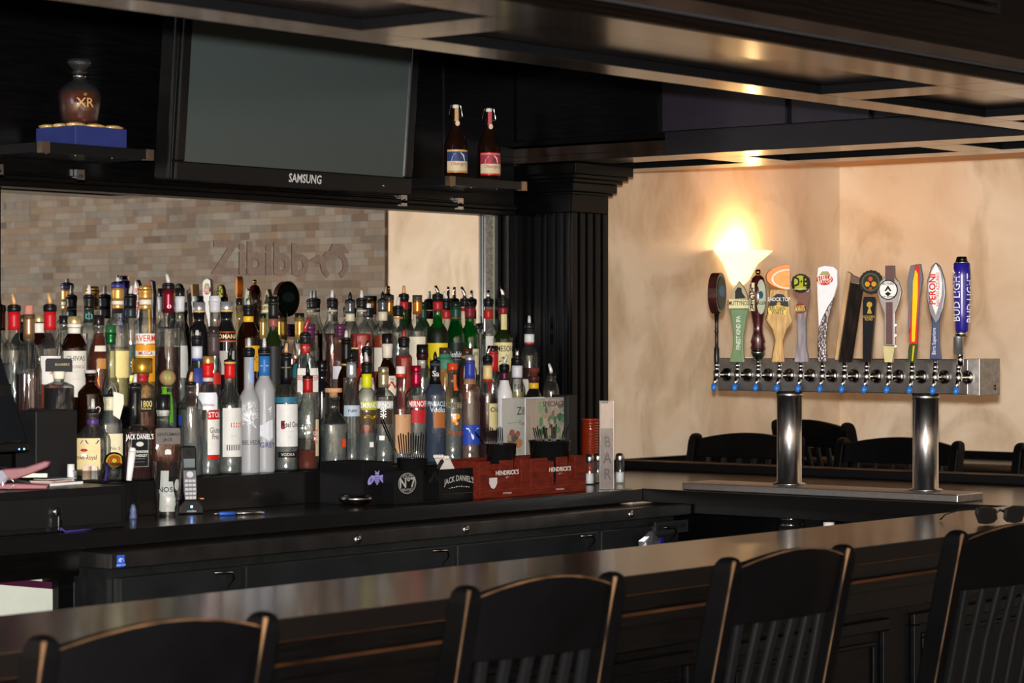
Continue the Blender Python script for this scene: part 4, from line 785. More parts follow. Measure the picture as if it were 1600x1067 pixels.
class TH:
    """tap handle traced in image proportions, built at its faucet with real thickness"""
    def __init__(s, i, label, yb=565, face=-15):
        s.y = FY[i]; X = XF - OUT
        s.d = X * CS + s.y * SN; s.s = F / s.d
        s.px = 800 + F * (X * SN - s.y * CS) / s.d
        s.yb = yb; s.z = EYE - (yb - HOR) / s.s
        s.r = root('beer_tap_marker', (X, s.y, s.z), label, 'tap handle', 'beer taps on the tower')
        v = Vector((X, s.y)).normalized(); a = math.radians(face)
        fx = -v; s.f = Vector((fx.x * math.cos(a) - fx.y * math.sin(a), fx.x * math.sin(a) + fx.y * math.cos(a), 0)); s.u = Vector((-s.f.y, s.f.x, 0))
        if s.u.dot(Vector((SN, -CS, 0))) < 0: s.u = -s.u
        s.rod()
    def rod(s): G().lathe([(.0065, -.012), (.0065, -.004), (.0078, -.003), (.0078, .002)], CHROME, 16).build('ferrule', s.r)
    def P(s, x, y, t=0): return s.u * ((x - s.px) / s.s) + Vector((0, 0, (s.yb - y) / s.s)) + s.f * t
    def plate(s, name, pts, t0, t1, m, parent=None, bevel=.001, smooth=False):
        return G().prism(pts, lambda u, v, t: s.P(u, v, t), t0, t1, m).build(name, parent or s.r, bevel=bevel)
    def turned(s, name, prof, m, parent=None, cx=None, sy=1, n=20, top=None):
        """prof: (half width px, y px)"""
        c = s.P(cx if cx else s.px, s.yb); an = math.atan2(s.f.y, s.f.x)
        return G().lathe([(w_ / s.s, (s.yb - y) / s.s) for w_, y in prof], m, n, c=c, rot=an, sx=sy).build(name, parent or s.r)
    def disc(s, name, cx, cy_, r, t0, t1, m, parent=None, n=28, ry=None, teeth=0):
        pts = [(cx + r * (1 + (teeth if k % 2 else 0)) * math.cos(2 * PI * k / n), cy_ + (ry or r) * (1 + (teeth if k % 2 else 0)) * math.sin(2 * PI * k / n)) for k in range(n)]
        return s.plate(name, pts, t0, t1, m, parent, bevel=0)
    def txt(s, name, t_, cx, cy_, h, col_, tt, sq=1., vert=False, parent=None, bold=.02, ang=0):
        g = G(); a = PI / 2 if vert else ang; hh = h / s.s
        def fn(u, v):
            x = u * math.cos(a) - v * math.sin(a); z = u * math.sin(a) + v * math.cos(a)
            return s.P(cx, cy_, tt) + s.u * x + Vector((0, 0, z))
        g.text(t_, hh, fn, pm(col_), squeeze=sq, bold=bold); return g.build(name, parent or s.r, fix=False)
# 1 round paddle on a thin rod
t = TH(0, 'dark brown round paddle tap handle on a thin black rod, leftmost on tower', face=70)
t.turned('rod', [(3, 575), (4, 565), (4.2, 545), (2.6, 541), (2.6, 520), (3.4, 518), (2.6, 515), (2.6, 507), (4, 490)], PLAS)
PD = mat('dark_red_brown_lacquer', (.035, .009, .008), .22, var=.3, coat=.5)
pd = t.disc('paddle', t.px + 2, 458, 24, -.014, .014, PD, ry=32)
t.disc('badge', t.px + 2, 458, 19, .0142, .016, pm('16352A', .3), pd, ry=26); t.disc('badge_scene', t.px + 2, 455, 13, .0162, .017, pm('4A7088', .4), pd, ry=9); t.disc('badge', t.px + 2, 458, 19, -.016, -.0142, pm('16352A', .3), pd, ry=26); t.disc('badge_scene', t.px + 2, 455, 13, -.017, -.0162, pm('4A7088', .4), pd, ry=9)
# 2 green ale handle
t = TH(1, 'green tap handle with cream banner and seal picture under a pointed top')
c = t.px + 3
gb = t.plate('body', [(c - 15, 566), (c + 9, 566), (c + 8, 545), (c + 8, 525), (c + 12, 500), (c + 16, 482), (c - 14, 482), (c - 11, 500), (c - 8, 525), (c - 10, 548)], -.010, .010, mat('green_enamel', (.10, .20, .075), .25, var=.1, coat=.5), bevel=.003)
tp = t.plate('pointed_top', [(c - 13, 470), (c - 8, 452), (c, 439), (c + 9, 450), (c + 14, 462), (c + 15, 470)], -.008, .009, pm('A8A080'), bevel=.002)
t.plate('seal_picture', [(c - 5, 467), (c - 5, 455), (c - 1, 449), (c + 5, 450), (c + 6, 457), (c + 12, 466)], .0095, .0105, pm('2A2825'), tp, bevel=0)
bn = t.plate('banner', [(c - 15, 482), (c + 17, 482), (c + 17, 469), (c - 15, 467)], -.011, .012, pm('D8CFA0'), bevel=.001)
t.txt('banner_lettering', 'SMUTTYNOSE', c + 1, 474, 7, '403018', .0126, .62, parent=bn)
t.txt('body_lettering', 'FINEST KIND IPA', c + 1, 520, 7, 'D8E0CC', .0145, .72, vert=True, parent=gb)
# 3 lager
t = TH(2, 'dark maroon turned tap handle lettered LAGER with gold ball on top')
MRN = mat('maroon_lacquer', (.045, .005, .007), .15, var=.2, coat=.7)
tb = t.turned('body', [(10, 548), (12, 544), (10.5, 538), (12, 534), (8, 520), (7.5, 510), (10, 495), (13, 478), (14.5, 462), (13, 445), (9, 434), (4, 430)], MRN)
t.turned('gold_ball', [(2.5, 431), (2.5, 429), (4.5, 427), (4.6, 423.5), (2.5, 421)], mat('gold', (.8, .5, .12), .15, 1), n=16)
t.turned('base_ring', [(6, 562), (9, 556), (11, 552), (11, 547)], mat('green_grey_metal', (.25, .27, .22), .25, 1))
lb = t.plate('lager_strip', [(t.px - 10, 485), (t.px - 2, 486), (t.px - 2, 442), (t.px - 8, 442)], .022, .0300, pm('D8CFA0'), bevel=0)
for k, ch in enumerate('LAGER'): t.txt('lager_lettering', ch, t.px - 5.8, 447.5 + k * 8.3, 9, '201810', .0305, .95, parent=lb) if False else None
g = G()
for k, ch in enumerate('LAGER'): g.text(ch, 8.5 / t.s, lambda u, v: t.P(t.px - 5.8, 447.5 + k * 8.3, .0306) + t.u * u + Vector((0, 0, v)), pm('201810'), bold=.03)
g.build('lager_lettering', lb, fix=False)
ov = t.disc('oval_badge', t.px + 8, 464, 7.5, .018, .0255, pm('A8B098'), ry=27); t.txt('badge_lettering', 'LAGER', t.px + 8, 474, 5.5, '1A2A20', .026, .7, parent=ov); t.disc('badge_mark', t.px + 8, 461, 3.5, .0256, .0262, pm('1E4A5A'), ov, ry=6)
# 4 orange slice wheat handle
t = TH(3, 'wheat sheaf tap handle topped by a half orange slice', face=8); c = t.px - 1
n = 14; arc = [(c + 17 - 37 * math.sin(PI * k / n) * (1 if True else 0), 433 - 20 * math.cos(PI * k / n)) for k in range(n + 1)]
WHT = mat('carved_wheat', (.50, .30, .10), .6, var=.3, scale=160, bump=.6, stretch=(1, 1, .15))
o_ = t.plate('orange_slice', arc, -.011, .011, mat('orange_rind', (.85, .22, .02), .45, var=.1))
arc2 = [(c + 16 - 28 * math.sin(PI * k / n), 436 - 15.5 * math.cos(PI * k / n)) for k in range(n + 1)]
t.plate('pith', arc2, .0112, .0122, pm('E8E0D0'), o_, bevel=0)
arc3 = [(c + 15.5 - 25 * math.sin(PI * k / n), 436 - 13.5 * math.cos(PI * k / n)) for k in range(n + 1)]
t.plate('flesh', arc3, .0123, .0135, mat('orange_flesh', (.9, .30, .04), .5, var=.2, scale=80), o_, bevel=0)
t.plate('sheaf', [(c - 12, 566), (c + 9, 566), (c + 6, 532), (c + 12, 515), (c + 22, 502), (c + 18, 488), (c + 14, 452), (c - 14, 452), (c - 17, 488), (c - 21, 500), (c - 10, 515), (c - 6, 532)], -.013, .012, WHT, bevel=.004)
bn = t.plate('dome_banner', [(c - 16, 478), (c - 13, 466), (c - 3, 459), (c + 6, 460), (c + 13, 468), (c + 15, 479)], -.014, .0145, pm('20202A'))
t.txt('dome_lettering', 'SHOCK TOP', c - .5, 468, 6, 'E8E4D8', .0152, .75, parent=bn); t.disc('dome_sun', c - 1, 475, 3, .0146, .0152, pm('E09020'), bn)
bn = t.plate('label_banner', [(c - 17, 492), (c - 2, 488), (c + 11, 493), (c + 12, 480), (c - 2, 476), (c - 18, 481)], -.0145, .0165, pm('D8C060'))
t.txt('label_lettering', 'BELGIAN', c - 3, 482, 6, '3A2A10', .0172, .75, parent=bn); t.txt('label_lettering', 'WHITE', c - 3, 488, 6, '3A2A10', .0172, .75, parent=bn)
# 5 DB
t = TH(4, 'driftwood tap handle with yellow-green bottle-cap badge lettered DB'); c = t.px + 1
dw = t.plate('post', [(c - 11, 566), (c + 13, 566), (c + 8, 540), (c + 8, 500), (c + 14, 455), (c + 13, 432), (c - 3, 450), (c - 6, 470), (c - 6, 510), (c - 6, 535)], -.012, .009, mat('grey_driftwood', (.26, .23, .25), .6, var=.5, scale=50, bump=.5, stretch=(1, 1, .2)), bevel=.004)
t.plate('bare_wood_patch', [(c - 5, 488), (c + 10, 488), (c + 14, 456), (c - 4, 456)], .0092, .011, pm('7A5248'), dw)
b = t.disc('cap_badge', c + 1, 443, 14.5, .008, .017, pm('15150F'), n=40, teeth=.06); t.disc('badge_face', c + 1, 442, 11.5, .0172, .018, pm('A8A828'), b)
t.txt('badge_lettering', 'D·B', c + 1, 441, 15, '18180C', .0186, .8, parent=b, bold=.04); t.txt('badge_lettering', '========', c + 1, 452, 4, 'D0CC80', .0187, .8, parent=b)
b = t.disc('small_badge', c - 0, 482, 9, .011, .016, pm('8A2A18'), ry=8); t.plate('badge_plate', [(c - 8, 487), (c + 8, 486), (c + 8, 477), (c - 8, 478)], .0162, .0172, pm('C8B868'), b, bevel=0)
t.txt('badge_lettering', 'VIENNA', c, 480, 4.5, '502010', .0178, .8, parent=b); t.txt('badge_lettering', 'LAGER', c, 485, 4.5, '502010', .0178, .8, parent=b)
# 6 Stella
t = TH(5, 'white curved blade tap handle with red oval crest twisting into dark metal'); c = t.px + 2
wb = t.plate('blade', [(c - 7, 512), (c - 9, 470), (c - 10, 435), (c - 8, 418), (c + 2, 415), (c + 17, 417), (c + 23, 422), (c + 23, 445), (c + 18, 462), (c + 8, 485), (c, 502)], -.006, .008, mat('white_enamel', (.75, .75, .76), .25, var=.03, coat=.4), bevel=.002)
t.plate('twist', [(c - 8, 566), (c + 6, 566), (c + 5, 530), (c + 8, 500), (c + 18, 464), (c + 8, 478), (c - 1, 496), (c - 7, 512), (c - 9, 540)], -.009, .009, mat('hammered_dark_metal', (.16, .14, .14), .25, .9, var=.5, scale=120, bump=.8), bevel=.003)
b = t.disc('crest', c + 3, 437, 13, .0082, .0095, pm('B8201C'), wb, ry=8.5) if False else t.disc('crest', c + 3, 437, 13, .0082, .0105, pm('B8201C'), ry=8.5)
t.plate('crest_top', [(c - 6, 431), (c - 1, 424), (c + 8, 424), (c + 13, 431)], .0084, .0108, pm('A89868'), b, bevel=0)
t.txt('crest_lettering', 'STELLA', c + 3, 434, 6.5, 'F0ECE0', .0112, .8, parent=b); t.txt('crest_lettering', 'ARTOIS', c + 3, 440.5, 6, 'F0ECE0', .0112, .8, parent=b)
# 7 plank
t = TH(6, 'leaning charred wood plank tap handle with bare tan edge'); c = t.px
t.plate('plank_edge', [(c - 14, 562), (c - 9, 562), (c + 12, 428), (c + 5, 424)], -.018, .010, mat('bare_oak', (.45, .27, .12), .6, var=.25, scale=40, stretch=(1, 1, .15)))
t.plate('plank_face', [(c - 8, 566), (c + 11, 566), (c + 30, 445), (c + 11, 442)], -.014, .008, mat('charred_wood', (.009, .005, .004), .7, spec=.1, var=.8, scale=60, bump=.8, stretch=(1, 1, .25)))
t.plate('top_block', [(c + 11, 441), (c + 30, 444), (c + 30, 436), (c + 8, 428)], -.014, .009, mat('dark_oak', (.12, .06, .035), .5))
# 8 gear badge
t = TH(7, 'black tapered tap handle with toothed round badge in gold and orange'); c = t.px + 2
t.plate('post', [(c - 7, 566), (c + 6, 566), (c + 14, 470), (c + 12, 464), (c - 5, 464), (c - 7, 470)], -.009, .009, mat('satin_black_enamel', (.003, .003, .003), .2, spec=.15))
b = t.disc('gear_badge', c + 6, 441, 18, -.004, .009, pm('1A1814'), n=36, teeth=.06); t.disc('badge_ring', c + 6, 441, 14.5, .0092, .0105, pm('4A5038'), b); t.disc('badge_field', c + 6, 441, 12, .0107, .0115, pm('2A2418'), b)
for dx, dy, c_, w_ in ((0, -5, 'C84818', 3.5), (-5, 3, 'C89020', 4), (5.5, 3, 'C89020', 4), (0, 10, 'A83A18', 2.5)): t.disc('badge_hop', c + 6 + dx, 441 + dy, w_, .0117, .0125, pm(c_), b, n=12)
tr = t.disc('tree_mark', c + 4, 476, 4.5, .0092, .0100, pm('B09030'), n=16); t.plate('trunk_mark', [(c + 3, 480), (c + 5, 480), (c + 8, 490), (c, 490)], .0092, .0099, pm('B09030'), tr, bevel=0)
t.txt('tree_lettering', 'GOLDEN', c + 3, 495, 4, 'B09030', .0098, .8, parent=tr); t.txt('tree_lettering', 'ROAD', c + 3, 499, 4, 'B09030', .0098, .8, parent=tr)
# 9 Brothers
t = TH(8, 'chrome-edged brown tap handle with round white badge of a black peak'); c = t.px + 1
bz = mat('bronze_brown', (.10, .05, .045), .3, .4)
cb9 = t.plate('frame', [(c - 8, 540), (c + 9, 540), (c + 9, 490), (c + 16, 472), (c + 20, 455), (c + 15, 440), (c + 8, 432), (c - 7, 432), (c - 15, 440), (c - 19, 455), (c - 15, 472), (c - 8, 490)], -.008, .008, mat('satin_nickel', (.30, .28, .26), .35, .8), bevel=.002)
t.plate('inlay', [(c - 5, 538), (c + 6, 538), (c + 6, 472), (c - 5, 472)], -.0085, .0088, bz); t.plate('neck', [(c - 6, 440), (c + 9, 440), (c + 8, 415), (c - 6, 415)], -.009, .009, bz)
b = t.disc('badge', c - 1, 453, 15.5, .0082, .0110, pm('1A1A1C')); t.disc('badge_face', c - 1, 453, 13.8, .0112, .0120, pm('E0E0DC'), b)
t.plate('peak_mark', [(c - 7, 455), (c - 1, 446), (c + 5, 455), (c + 2, 455), (c - 1, 451), (c - 4, 455)], .0122, .0128, pm('101010'), b, bevel=0); t.plate('peak_mark', [(c - 6, 459), (c - 1, 455.5), (c + 4, 459), (c - 1, 463)], .0122, .0128, pm('101010'), b, bevel=0)
t.txt('badge_lettering', 'BROTHERS', c - 1, 443.5, 3.6, '202020', .0128, .8, parent=b); t.txt('badge_lettering', 'CRAFT BREWING', c - 1, 464, 3, '202020', .0128, .65, parent=b)
t.plate('foot', [(c - 7, 566), (c + 5, 566), (c + 9, 541), (c - 9, 540), (c - 9, 550)], -.009, .0095, pm('C8BC88', .35)); 
for yy in (508, 524, 541, 456): t.disc('screw', c + 10, yy, 2.2, -.006, .006, CHROME, n=10)
# 10 red and yellow
t = TH(9, 'grey winged tap handle painted with yellow flame on red'); c = t.px + 1
gy = pm('6A6A70', .35)
fg_ = t.plate('grey_body', [(c - 4, 513), (c - 6, 520), (c - 7, 505), (c - 5, 470), (c - 7, 460), (c - 8, 440), (c - 3, 415), (c + 13, 412), (c + 17, 436), (c + 15, 446), (c + 12, 466), (c + 10, 500), (c + 8, 520)], -.009, .007, gy, bevel=.003)
t.plate('red_stripe', [(c - 4, 537), (c + 8, 537), (c + 11, 470), (c + 12, 430), (c + 12, 415), (c + 5, 414), (c + 3, 440), (c - 1, 480)], -.008, .0095, pm('C82818', .4))
t.plate('yellow_flame', [(c, 534), (c + 5, 534), (c + 10, 460), (c + 10, 428), (c + 6, 421), (c + 2, 440), (c + 1, 480)], .0096, .0115, pm('E0C010', .4))
t.plate('foot', [(c - 6, 566), (c + 5, 566), (c + 8, 538), (c - 4, 538), (c - 6, 548)], -.009, .0095, pm('35401C', .35)); t.plate('foot_stripe', [(c, 564), (c + 2, 564), (c + 5, 540), (c + 2, 540)], .0097, .0103, pm('C8B818', .4), bevel=0)
# 11 Peroni
t = TH(10, 'chrome leaf-shaped tap handle with white face and red vertical lettering'); c = t.px + 2
bl_ = t.plate('stem', [(c - 10, 562), (c + 9, 562), (c + 6, 540), (c + 6, 505), (c + 12, 478), (c - 11, 478), (c - 6, 505), (c - 8, 535)], -.009, .008, mat('navy_enamel', (.010, .028, .10), .2, coat=.5), bevel=.003)
t.plate('leaf', [(c, 507), (c - 9, 490), (c - 14.5, 465), (c - 14, 440), (c - 7, 417), (c, 410), (c + 7, 416), (c + 14, 436), (c + 16, 458), (c + 12, 482), (c + 5, 500)], -.006, .011, mat('brushed_nickel', (.22, .22, .23), .3, .85), bevel=.003)
w_ = t.plate('white_face', [(c + 1, 492), (c - 9, 465), (c - 11, 447), (c - 6, 425), (c + 1, 412), (c + 8, 425), (c + 11, 442), (c + 10, 462)], .0112, .0125, pm('E0E0DE', .3), bevel=0)
t.txt('face_lettering', 'PERONI', c - 4, 452, 10.5, 'C02818', .013, .95, True, w_, .04); t.txt('face_lettering', 'NASTRO AZZURRO', c + 4.5, 452, 5, 'C02818', .013, .85, True, w_, .02)
t.txt('stem_lettering', 'Birra Superiore', c - 2, 533, 6, 'D0D8E8', .0105, .8, True, bl_, .01)
# 12 Bud Light
t = TH(11, 'royal blue round tap handle with white slanted lettering, rightmost on tower', yb=570); c = t.px + 4
t.rod; BB = mat('royal_blue_lacquer', (.018, .012, .22), .2, var=.1, coat=.5)
t.turned('rod', [(5, 572), (5, 552)], CHROME, cx=c - 1)
t.turned('socket', [(8, 554), (8, 527), (8.5, 526)], mat('satin_aluminium', (.6, .6, .6), .35, .9), n=6)
bb = t.turned('barrel', [(9, 518), (10, 516), (11.5, 490), (13.5, 450), (14, 430), (13, 412), (12, 411)], BB, cx=c + 1.5)
t.turned('silver_rings', [(8, 526), (9.5, 525), (9, 522), (9.5, 521), (9, 518)], CHROME, cx=c)
t.turned('crown', [(11.5, 411), (11, 409), (9.5, 408), (10, 406), (8.5, 404), (8.5, 402), (7, 401)], CHROME, cx=c + 1.5)
R12 = 13 / t.s
def cyl(a0, yc, k):
    def fn(u, v):
        ang = a0 - v / R12; q = t.P(c + 1.5, yc)
        return q + (t.u * math.sin(ang) + t.f * math.cos(ang)) * (R12 * 1.10) + Vector((0, 0, u))
    return fn
g = G().text('BUD LIGHT', 12 / t.s, cyl(-.35, 462, 0), pm('E8E8F0'), squeeze=.95, bold=.0).text('BUD LIGHT', 12 / t.s, cyl(1.3, 466, 0), pm('E8E8F0'), squeeze=.9, bold=.0); g.build('barrel_lettering', bb, fix=False)

# ------------------------------------------------------------------ wall sconce
pc, dc = on_y(1151, YB); zr = zat(392, dc)
SC = mat('lit_alabaster', (.95, .75, .45), .6, emit=2.6, ecol=(1, .60, .24), var=.05)
scn = root('wall_sconce', (pc.x, YB - .002, zr), 'glowing alabaster half-bowl wall sconce on the cream plaster wall', 'wall light')
g = G(); prof = [(.03, -.135), (.055, -.115), (.075, -.08), (.095, -.05), (.140, -.018), (.162, 0)]; vs_ = []; fs = []; n = 18
for off in (0, -.006):
    for r, z in prof:
        for k in range(n + 1):
            a = PI + PI * k / n; vs_.append(((r + off) * math.cos(a), (r + off) * .8 * math.sin(a), z))
m_ = len(prof) * (n + 1)
for o in (0, m_):
    for j in range(len(prof) - 1):
        for k in range(n): a = o + j * (n + 1) + k; fs.append((a, a + 1, a + n + 2, a + n + 1))
for k in range(n): a = (len(prof) - 1) * (n + 1) + k; fs.append((a, a + 1, a + 1 + m_, a + m_)); fs.append((k, k + 1, k + 1 + m_, k + m_))
g.add(vs_, fs, SC, True); g.build('bowl', scn, fix=False)
G().box(-.03, .03, -.02, 0, -.10, -.02, mat('sconce_brass', (.5, .3, .1), .4, 1)).build('wall_plate', scn)
G().lathe([(.012, -.06), (.02, -.03), (.012, -.005)], mat('lit_bulb', (1, .8, .5), .4, emit=25, ecol=(1, .62, .28)), 12, c=(0, -.055, 0)).build('bulb', scn)
lamp('sconce_light', 'POINT', (pc.x, YB - .075, zr + .012), 4.6, (1, .58, .24), shadow_soft_size=.025)
# ------------------------------------------------------------------ stools
SLAT = mat('black_slat_paint', (.0045, .0048, .0055), .28, spec=.35)
def stool(x, y, rz, W, H, label, group, worn=True, ch=.135):
    """back centre at (x, y) at height H; +y local is the sitter's forward direction"""
    r = root('bar_stool', (x, y, 0), label, 'bar stool', group, rz)
    rec = .22; zs = H - .46
    yb = lambda z: (H - z) * rec * (1 if z > zs else 1) if z > zs else (H - zs) * rec - (zs - z) * .06
    for s in (-1, 1):
        g = G(); pts = [(0, yb(.0)), (.25, yb(.25)), (zs, yb(zs)), (H - .02, yb(H - .02)), (H, yb(H))]
        zz = [0, .25, .5, zs, zs + .15, zs + .3, H - .03, H - .012, H - .003, H]
        w0, d0 = .017, .026; vs_ = []
        for i, z in enumerate(zz):
            q = (1, 1, 1, 1, 1, 1, 1, .92, .7, .35)[i]; q2 = (1, 1, 1, 1, 1, 1, 1, .85, .6, .3)[i]
            for a, b in ((-1, -1), (1, -1), (1, 1), (-1, 1)): vs_.append((s * (W / 2) + a * w0 * q, yb(z) + b * d0 * q2, z))
        fs = [(4 * i + k, 4 * i + (k + 1) % 4, 4 * i + 4 + (k + 1) % 4, 4 * i + 4 + k) for i in range(len(zz) - 1) for k in range(4)] + [(3, 2, 1, 0), tuple(4 * (len(zz) - 1) + k for k in range(4))]
        g.add(vs_, fs, CHAIRW); post = g.build('post', r, bevel=.006)
        if worn:
            pts_ = [(s * (W / 2) - w0 * .93, yb(z) - d0 * .93, z) for z in (zs + .05, zs + .15, zs + .3, H - .06, H - .03, H - .014, H - .006)]
            G().tube(pts_, [.0010, .0016, .0012, .0018, .0028, .0042, .004], WEAR_HILITE, 6).build('wear_highlight_edge', post)
    def yc(u, z): return yb(z) - .022 * (1 - (2 * u / W) ** 2)      # crest bows backwards
    n = 16; vs_ = []; zt_ = lambda u: H - .028 + .034 * (math.cos(PI * u / W * .98)) ** .8; zb_ = H - ch
    hw = W / 2 - .014
    for off in (-.011, .011):
        for i in range(n + 1):
            u = -hw + 2 * hw * i / n
            for z in (zb_, zt_(u)): vs_.append((u, yc(u, z) + off, z))
    m_ = 2 * (n + 1); fs = []
    for i in range(n):
        a = 2 * i; fs += [(a, a + 2, a + 3, a + 1), (m_ + a, m_ + a + 1, m_ + a + 3, m_ + a + 2), (a + 1, a + 3, m_ + a + 3, m_ + a + 1), (a, m_ + a, m_ + a + 2, a + 2)]
    fs += [(0, 1, m_ + 1, m_), (2 * n, m_ + 2 * n, m_ + 2 * n + 1, 2 * n + 1)]
    cr = G().add(vs_, fs, CHAIRW).build('crest_rail', r, bevel=.003)
    if worn: G().tube([(-hw + 2 * hw * i / n, yc(-hw + 2 * hw * i / n, H) - .010, zt_(-hw + 2 * hw * i / n) - .001) for i in range(n + 1)], [.0010 + .0014 * (abs(math.sin(i * 1.3))) for i in range(n + 1)], WEAR_HILITE, 6).build('wear_highlight_edge', cr)
    for k in range(6):
        u = -hw + 2 * hw * (k + .75) / 6.5; w_ = .011 if k < 5 else .011
        g = G(); vs_ = []
        for z in (zs + .045, zs + .2, zb_ + .005):
            yy = yc(u, z) if z > zb_ - .05 else yb(z) - .012
            for a, b in ((-w_, -.007), (w_, -.007), (w_, .007), (-w_, .007)): vs_.append((u + a, yy + b, z))
        g.add(vs_, [(4 * i + q, 4 * i + (q + 1) % 4, 4 * i + 4 + (q + 1) % 4, 4 * i + 4 + q) for i in range(2) for q in range(4)] + [(3, 2, 1, 0), (8, 9, 10, 11)], SLAT); g.build('slat', r, bevel=.004)
    G().box(-hw, hw, yb(zs + .03) - .01, yb(zs + .03) + .01, zs + .02, zs + .05, CHAIRW).build('lower_rail', r)
    ys = yb(zs)
    G().lathe([(.9, -.02), (1, -.012), (1, .006), (.93, .016), (.5, .012)], CHAIRW, 32, c=(0, ys + .15, zs), sq=3.4, sx=W / 2 + .01, sy=.18).build('seat', r)
    for s in (-1, 1):
        G().tube([(s * (W / 2 - .03), ys + .28, zs - .01), (s * (W / 2 + .0), ys + .31, 0)], [.016, .02], CHAIRW, 10).build('leg', r)
        G().tube([(s * (W / 2 - .01), ys + .29, .25), (s * W / 2, yb(.25), .25)], .011, CHAIRW, 8).build('stretcher', r)
    G().tube([(-W / 2, ys + .30, .22), (W / 2, ys + .30, .22)], .013, CHAIRW, 8).build('footrest', r)
    return r
def anchor(xl, yl, xr_, yr, H, W=None):
    a = on_z(xl, yl, H); b = on_z(xr_, yr, H); m_ = (a + b) / 2; dx = b - a
    return m_.x, m_.y, math.atan2(dx.y, dx.x), W or dx.xy.length
FS = 'stools along the front bar'
for (xl, yl, xr_, yr), lab in (((68, 992, 412, 955), 'black slat-back bar stool at the front bar, worn tan edges, leftmost of four'),
                             ((730, 914, 957, 893), 'black slat-back bar stool at the front bar, second from left, before the straw caddies'),
                             ((1140, 870, 1318, 850), 'black slat-back bar stool at the front bar, third from left, below the tap tower')):
    x, y, a, W_ = anchor(xl, yl, xr_, yr, 1.14); stool(x, y, a, W_, 1.14, lab, FS)
a = on_z(1497, 828, 1.14); an = math.radians(-6); W_ = .40
stool(a.x + W_ / 2 * math.cos(an), a.y + W_ / 2 * math.sin(an), an, W_, 1.14, 'black slat-back bar stool at the right picture edge, in front of the sunglasses', FS)
RS = 'stools behind the tap counter'
def rear(xl, X, z, W, rz, lab, grp=RS):
    p, d = on_x(xl, X); y = p.y - W / 2 * math.cos(rz - PI / 2)
    stool(X, p.y - W / 2, rz, W, z, lab, grp, worn=False, ch=.088)
rear(1088, 7.78, 1.195, .46, PI / 2, 'dark bar stool behind the tap counter near the left end of the drip tray')
rear(1318, 7.78, 1.195, .47, PI / 2, 'dark bar stool behind the tap counter between the two steel tower columns')
rear(1596, 7.78, 1.195, .46, PI / 2, 'dark bar stool behind the tap counter, mostly cut off by the right edge')
p, d = on_x(1268, 8.2)
stool(8.2, p.y, math.radians(-108), .42, 1.235, 'dark bar stool turned aslant against the back wall, between the other two', RS, worn=False, ch=.1)
# ------------------------------------------------------------------ television
pl_, dl = on_y(285, 5.25); pr_, dr = on_y(629, 5.25); zb_ = (zat(253, dl) + zat(276, dr)) / 2
TVW = pr_.x - pl_.x; TVH = TVW * 9 / 16
tv = root('television', (pl_.x, 5.25, zb_), 'black flat television tilted down beneath the canopy over the mirror', 'television')
tv.rotation_euler.x = math.radians(4.7)
bz_ = .034; BZ = mat('glossy_black_bezel', (.006, .006, .006), .22, spec=.3)
g = G().box(-bz_, TVW + bz_, -.012, .005, -.055, 0, BZ).box(-bz_, TVW + bz_, -.012, .005, TVH, TVH + bz_, BZ).box(-bz_, 0, -.012, .005, 0, TVH, BZ).box(TVW, TVW + bz_, -.012, .005, 0, TVH, BZ)
g.box(-bz_, TVW + bz_, .005, .075, -.055, TVH + bz_, BZ); g.build('bezel', tv, bevel=.004)
G().box(0, TVW, -.004, .004, 0, TVH, mat('grey_screen', (.047, .060, .058), .12, var=.02, spec=.5)).build('screen', tv)
G().text('SAMSUNG', .026, lambda u, v: (TVW * .523 + u, -.0128, -.027 + v), mat('logo_silver', (.5, .5, .5), .4), squeeze=.85, bold=.03).build('logo', tv, fix=False)
G().lathe([(.004, 0), (.004, .002)], STEEL, 12, c=(TVW * .895, -.011, -.03), M=Matrix.Rotation(PI / 2, 4, 'X')).build('indicator', tv)
G().box(-bz_ - .02, -bz_, .0, .06, -.055, TVH * .9, BZ).build('side_speaker', tv, bevel=.006)
G().box(TVW * .35, TVW * .65, .08, .155, .1, TVH * .8, PLAS).build('wall_mount', tv)
# ------------------------------------------------------------------ upper shelves
SHM = mat('dark_shelf', (.006, .006, .0065), .3, spec=.3); CAPM = mat('bronze_end_clip', (.32, .24, .17), .3, .9, var=.2)
def shelf(x0, x1, ztop, lab, mirror_side):
    p0, d0 = on_y(x0, 5.17); p1, _ = on_y(x1, 5.17); w_ = p1.x - p0.x
    r = root('wall_shelf', (p0.x, 5.17, ztop), lab, 'shelf', 'small display shelves beside the television')
    G().box(0, w_, 0, .245, -.027, 0, SHM).build('board', r, bevel=.001)
    for a, b in ((-.001, .026), (w_ - .026, w_ + .001)): G().box(a, b, -.001, .02, -.029, .001, CAPM).build('end_clip', r)
    for u in (w_ * .12, w_ * .85):
        b_ = G().box(u - .014, u + .014, .235, .248, -.085, -.047, STEEL).lathe([(.004, 0), (.004, .002)], PLAS, 10, c=(u, .2335, -.066), M=Matrix.Rotation(PI / 2, 4, 'X')).build('bracket_plate', r)
    for u in (.03, w_ * .33, w_ * .66): G().lathe([(.0025, -.031), (.0025, -.027)], CHROME, 8, c=(u, .02, 0)).build('screw', r)
    return p0, w_
zs1 = zat(222, on_y(78, 5.17)[1]); zs2 = zat(275, on_y(700, 5.17)[1])
shelf(66, 240, zs1, 'small black wall shelf left of the television holding the boxed decanter', 0)
shelf(703, 823, zs2, 'small black wall shelf right of the television holding two swing-top bottles', 0)
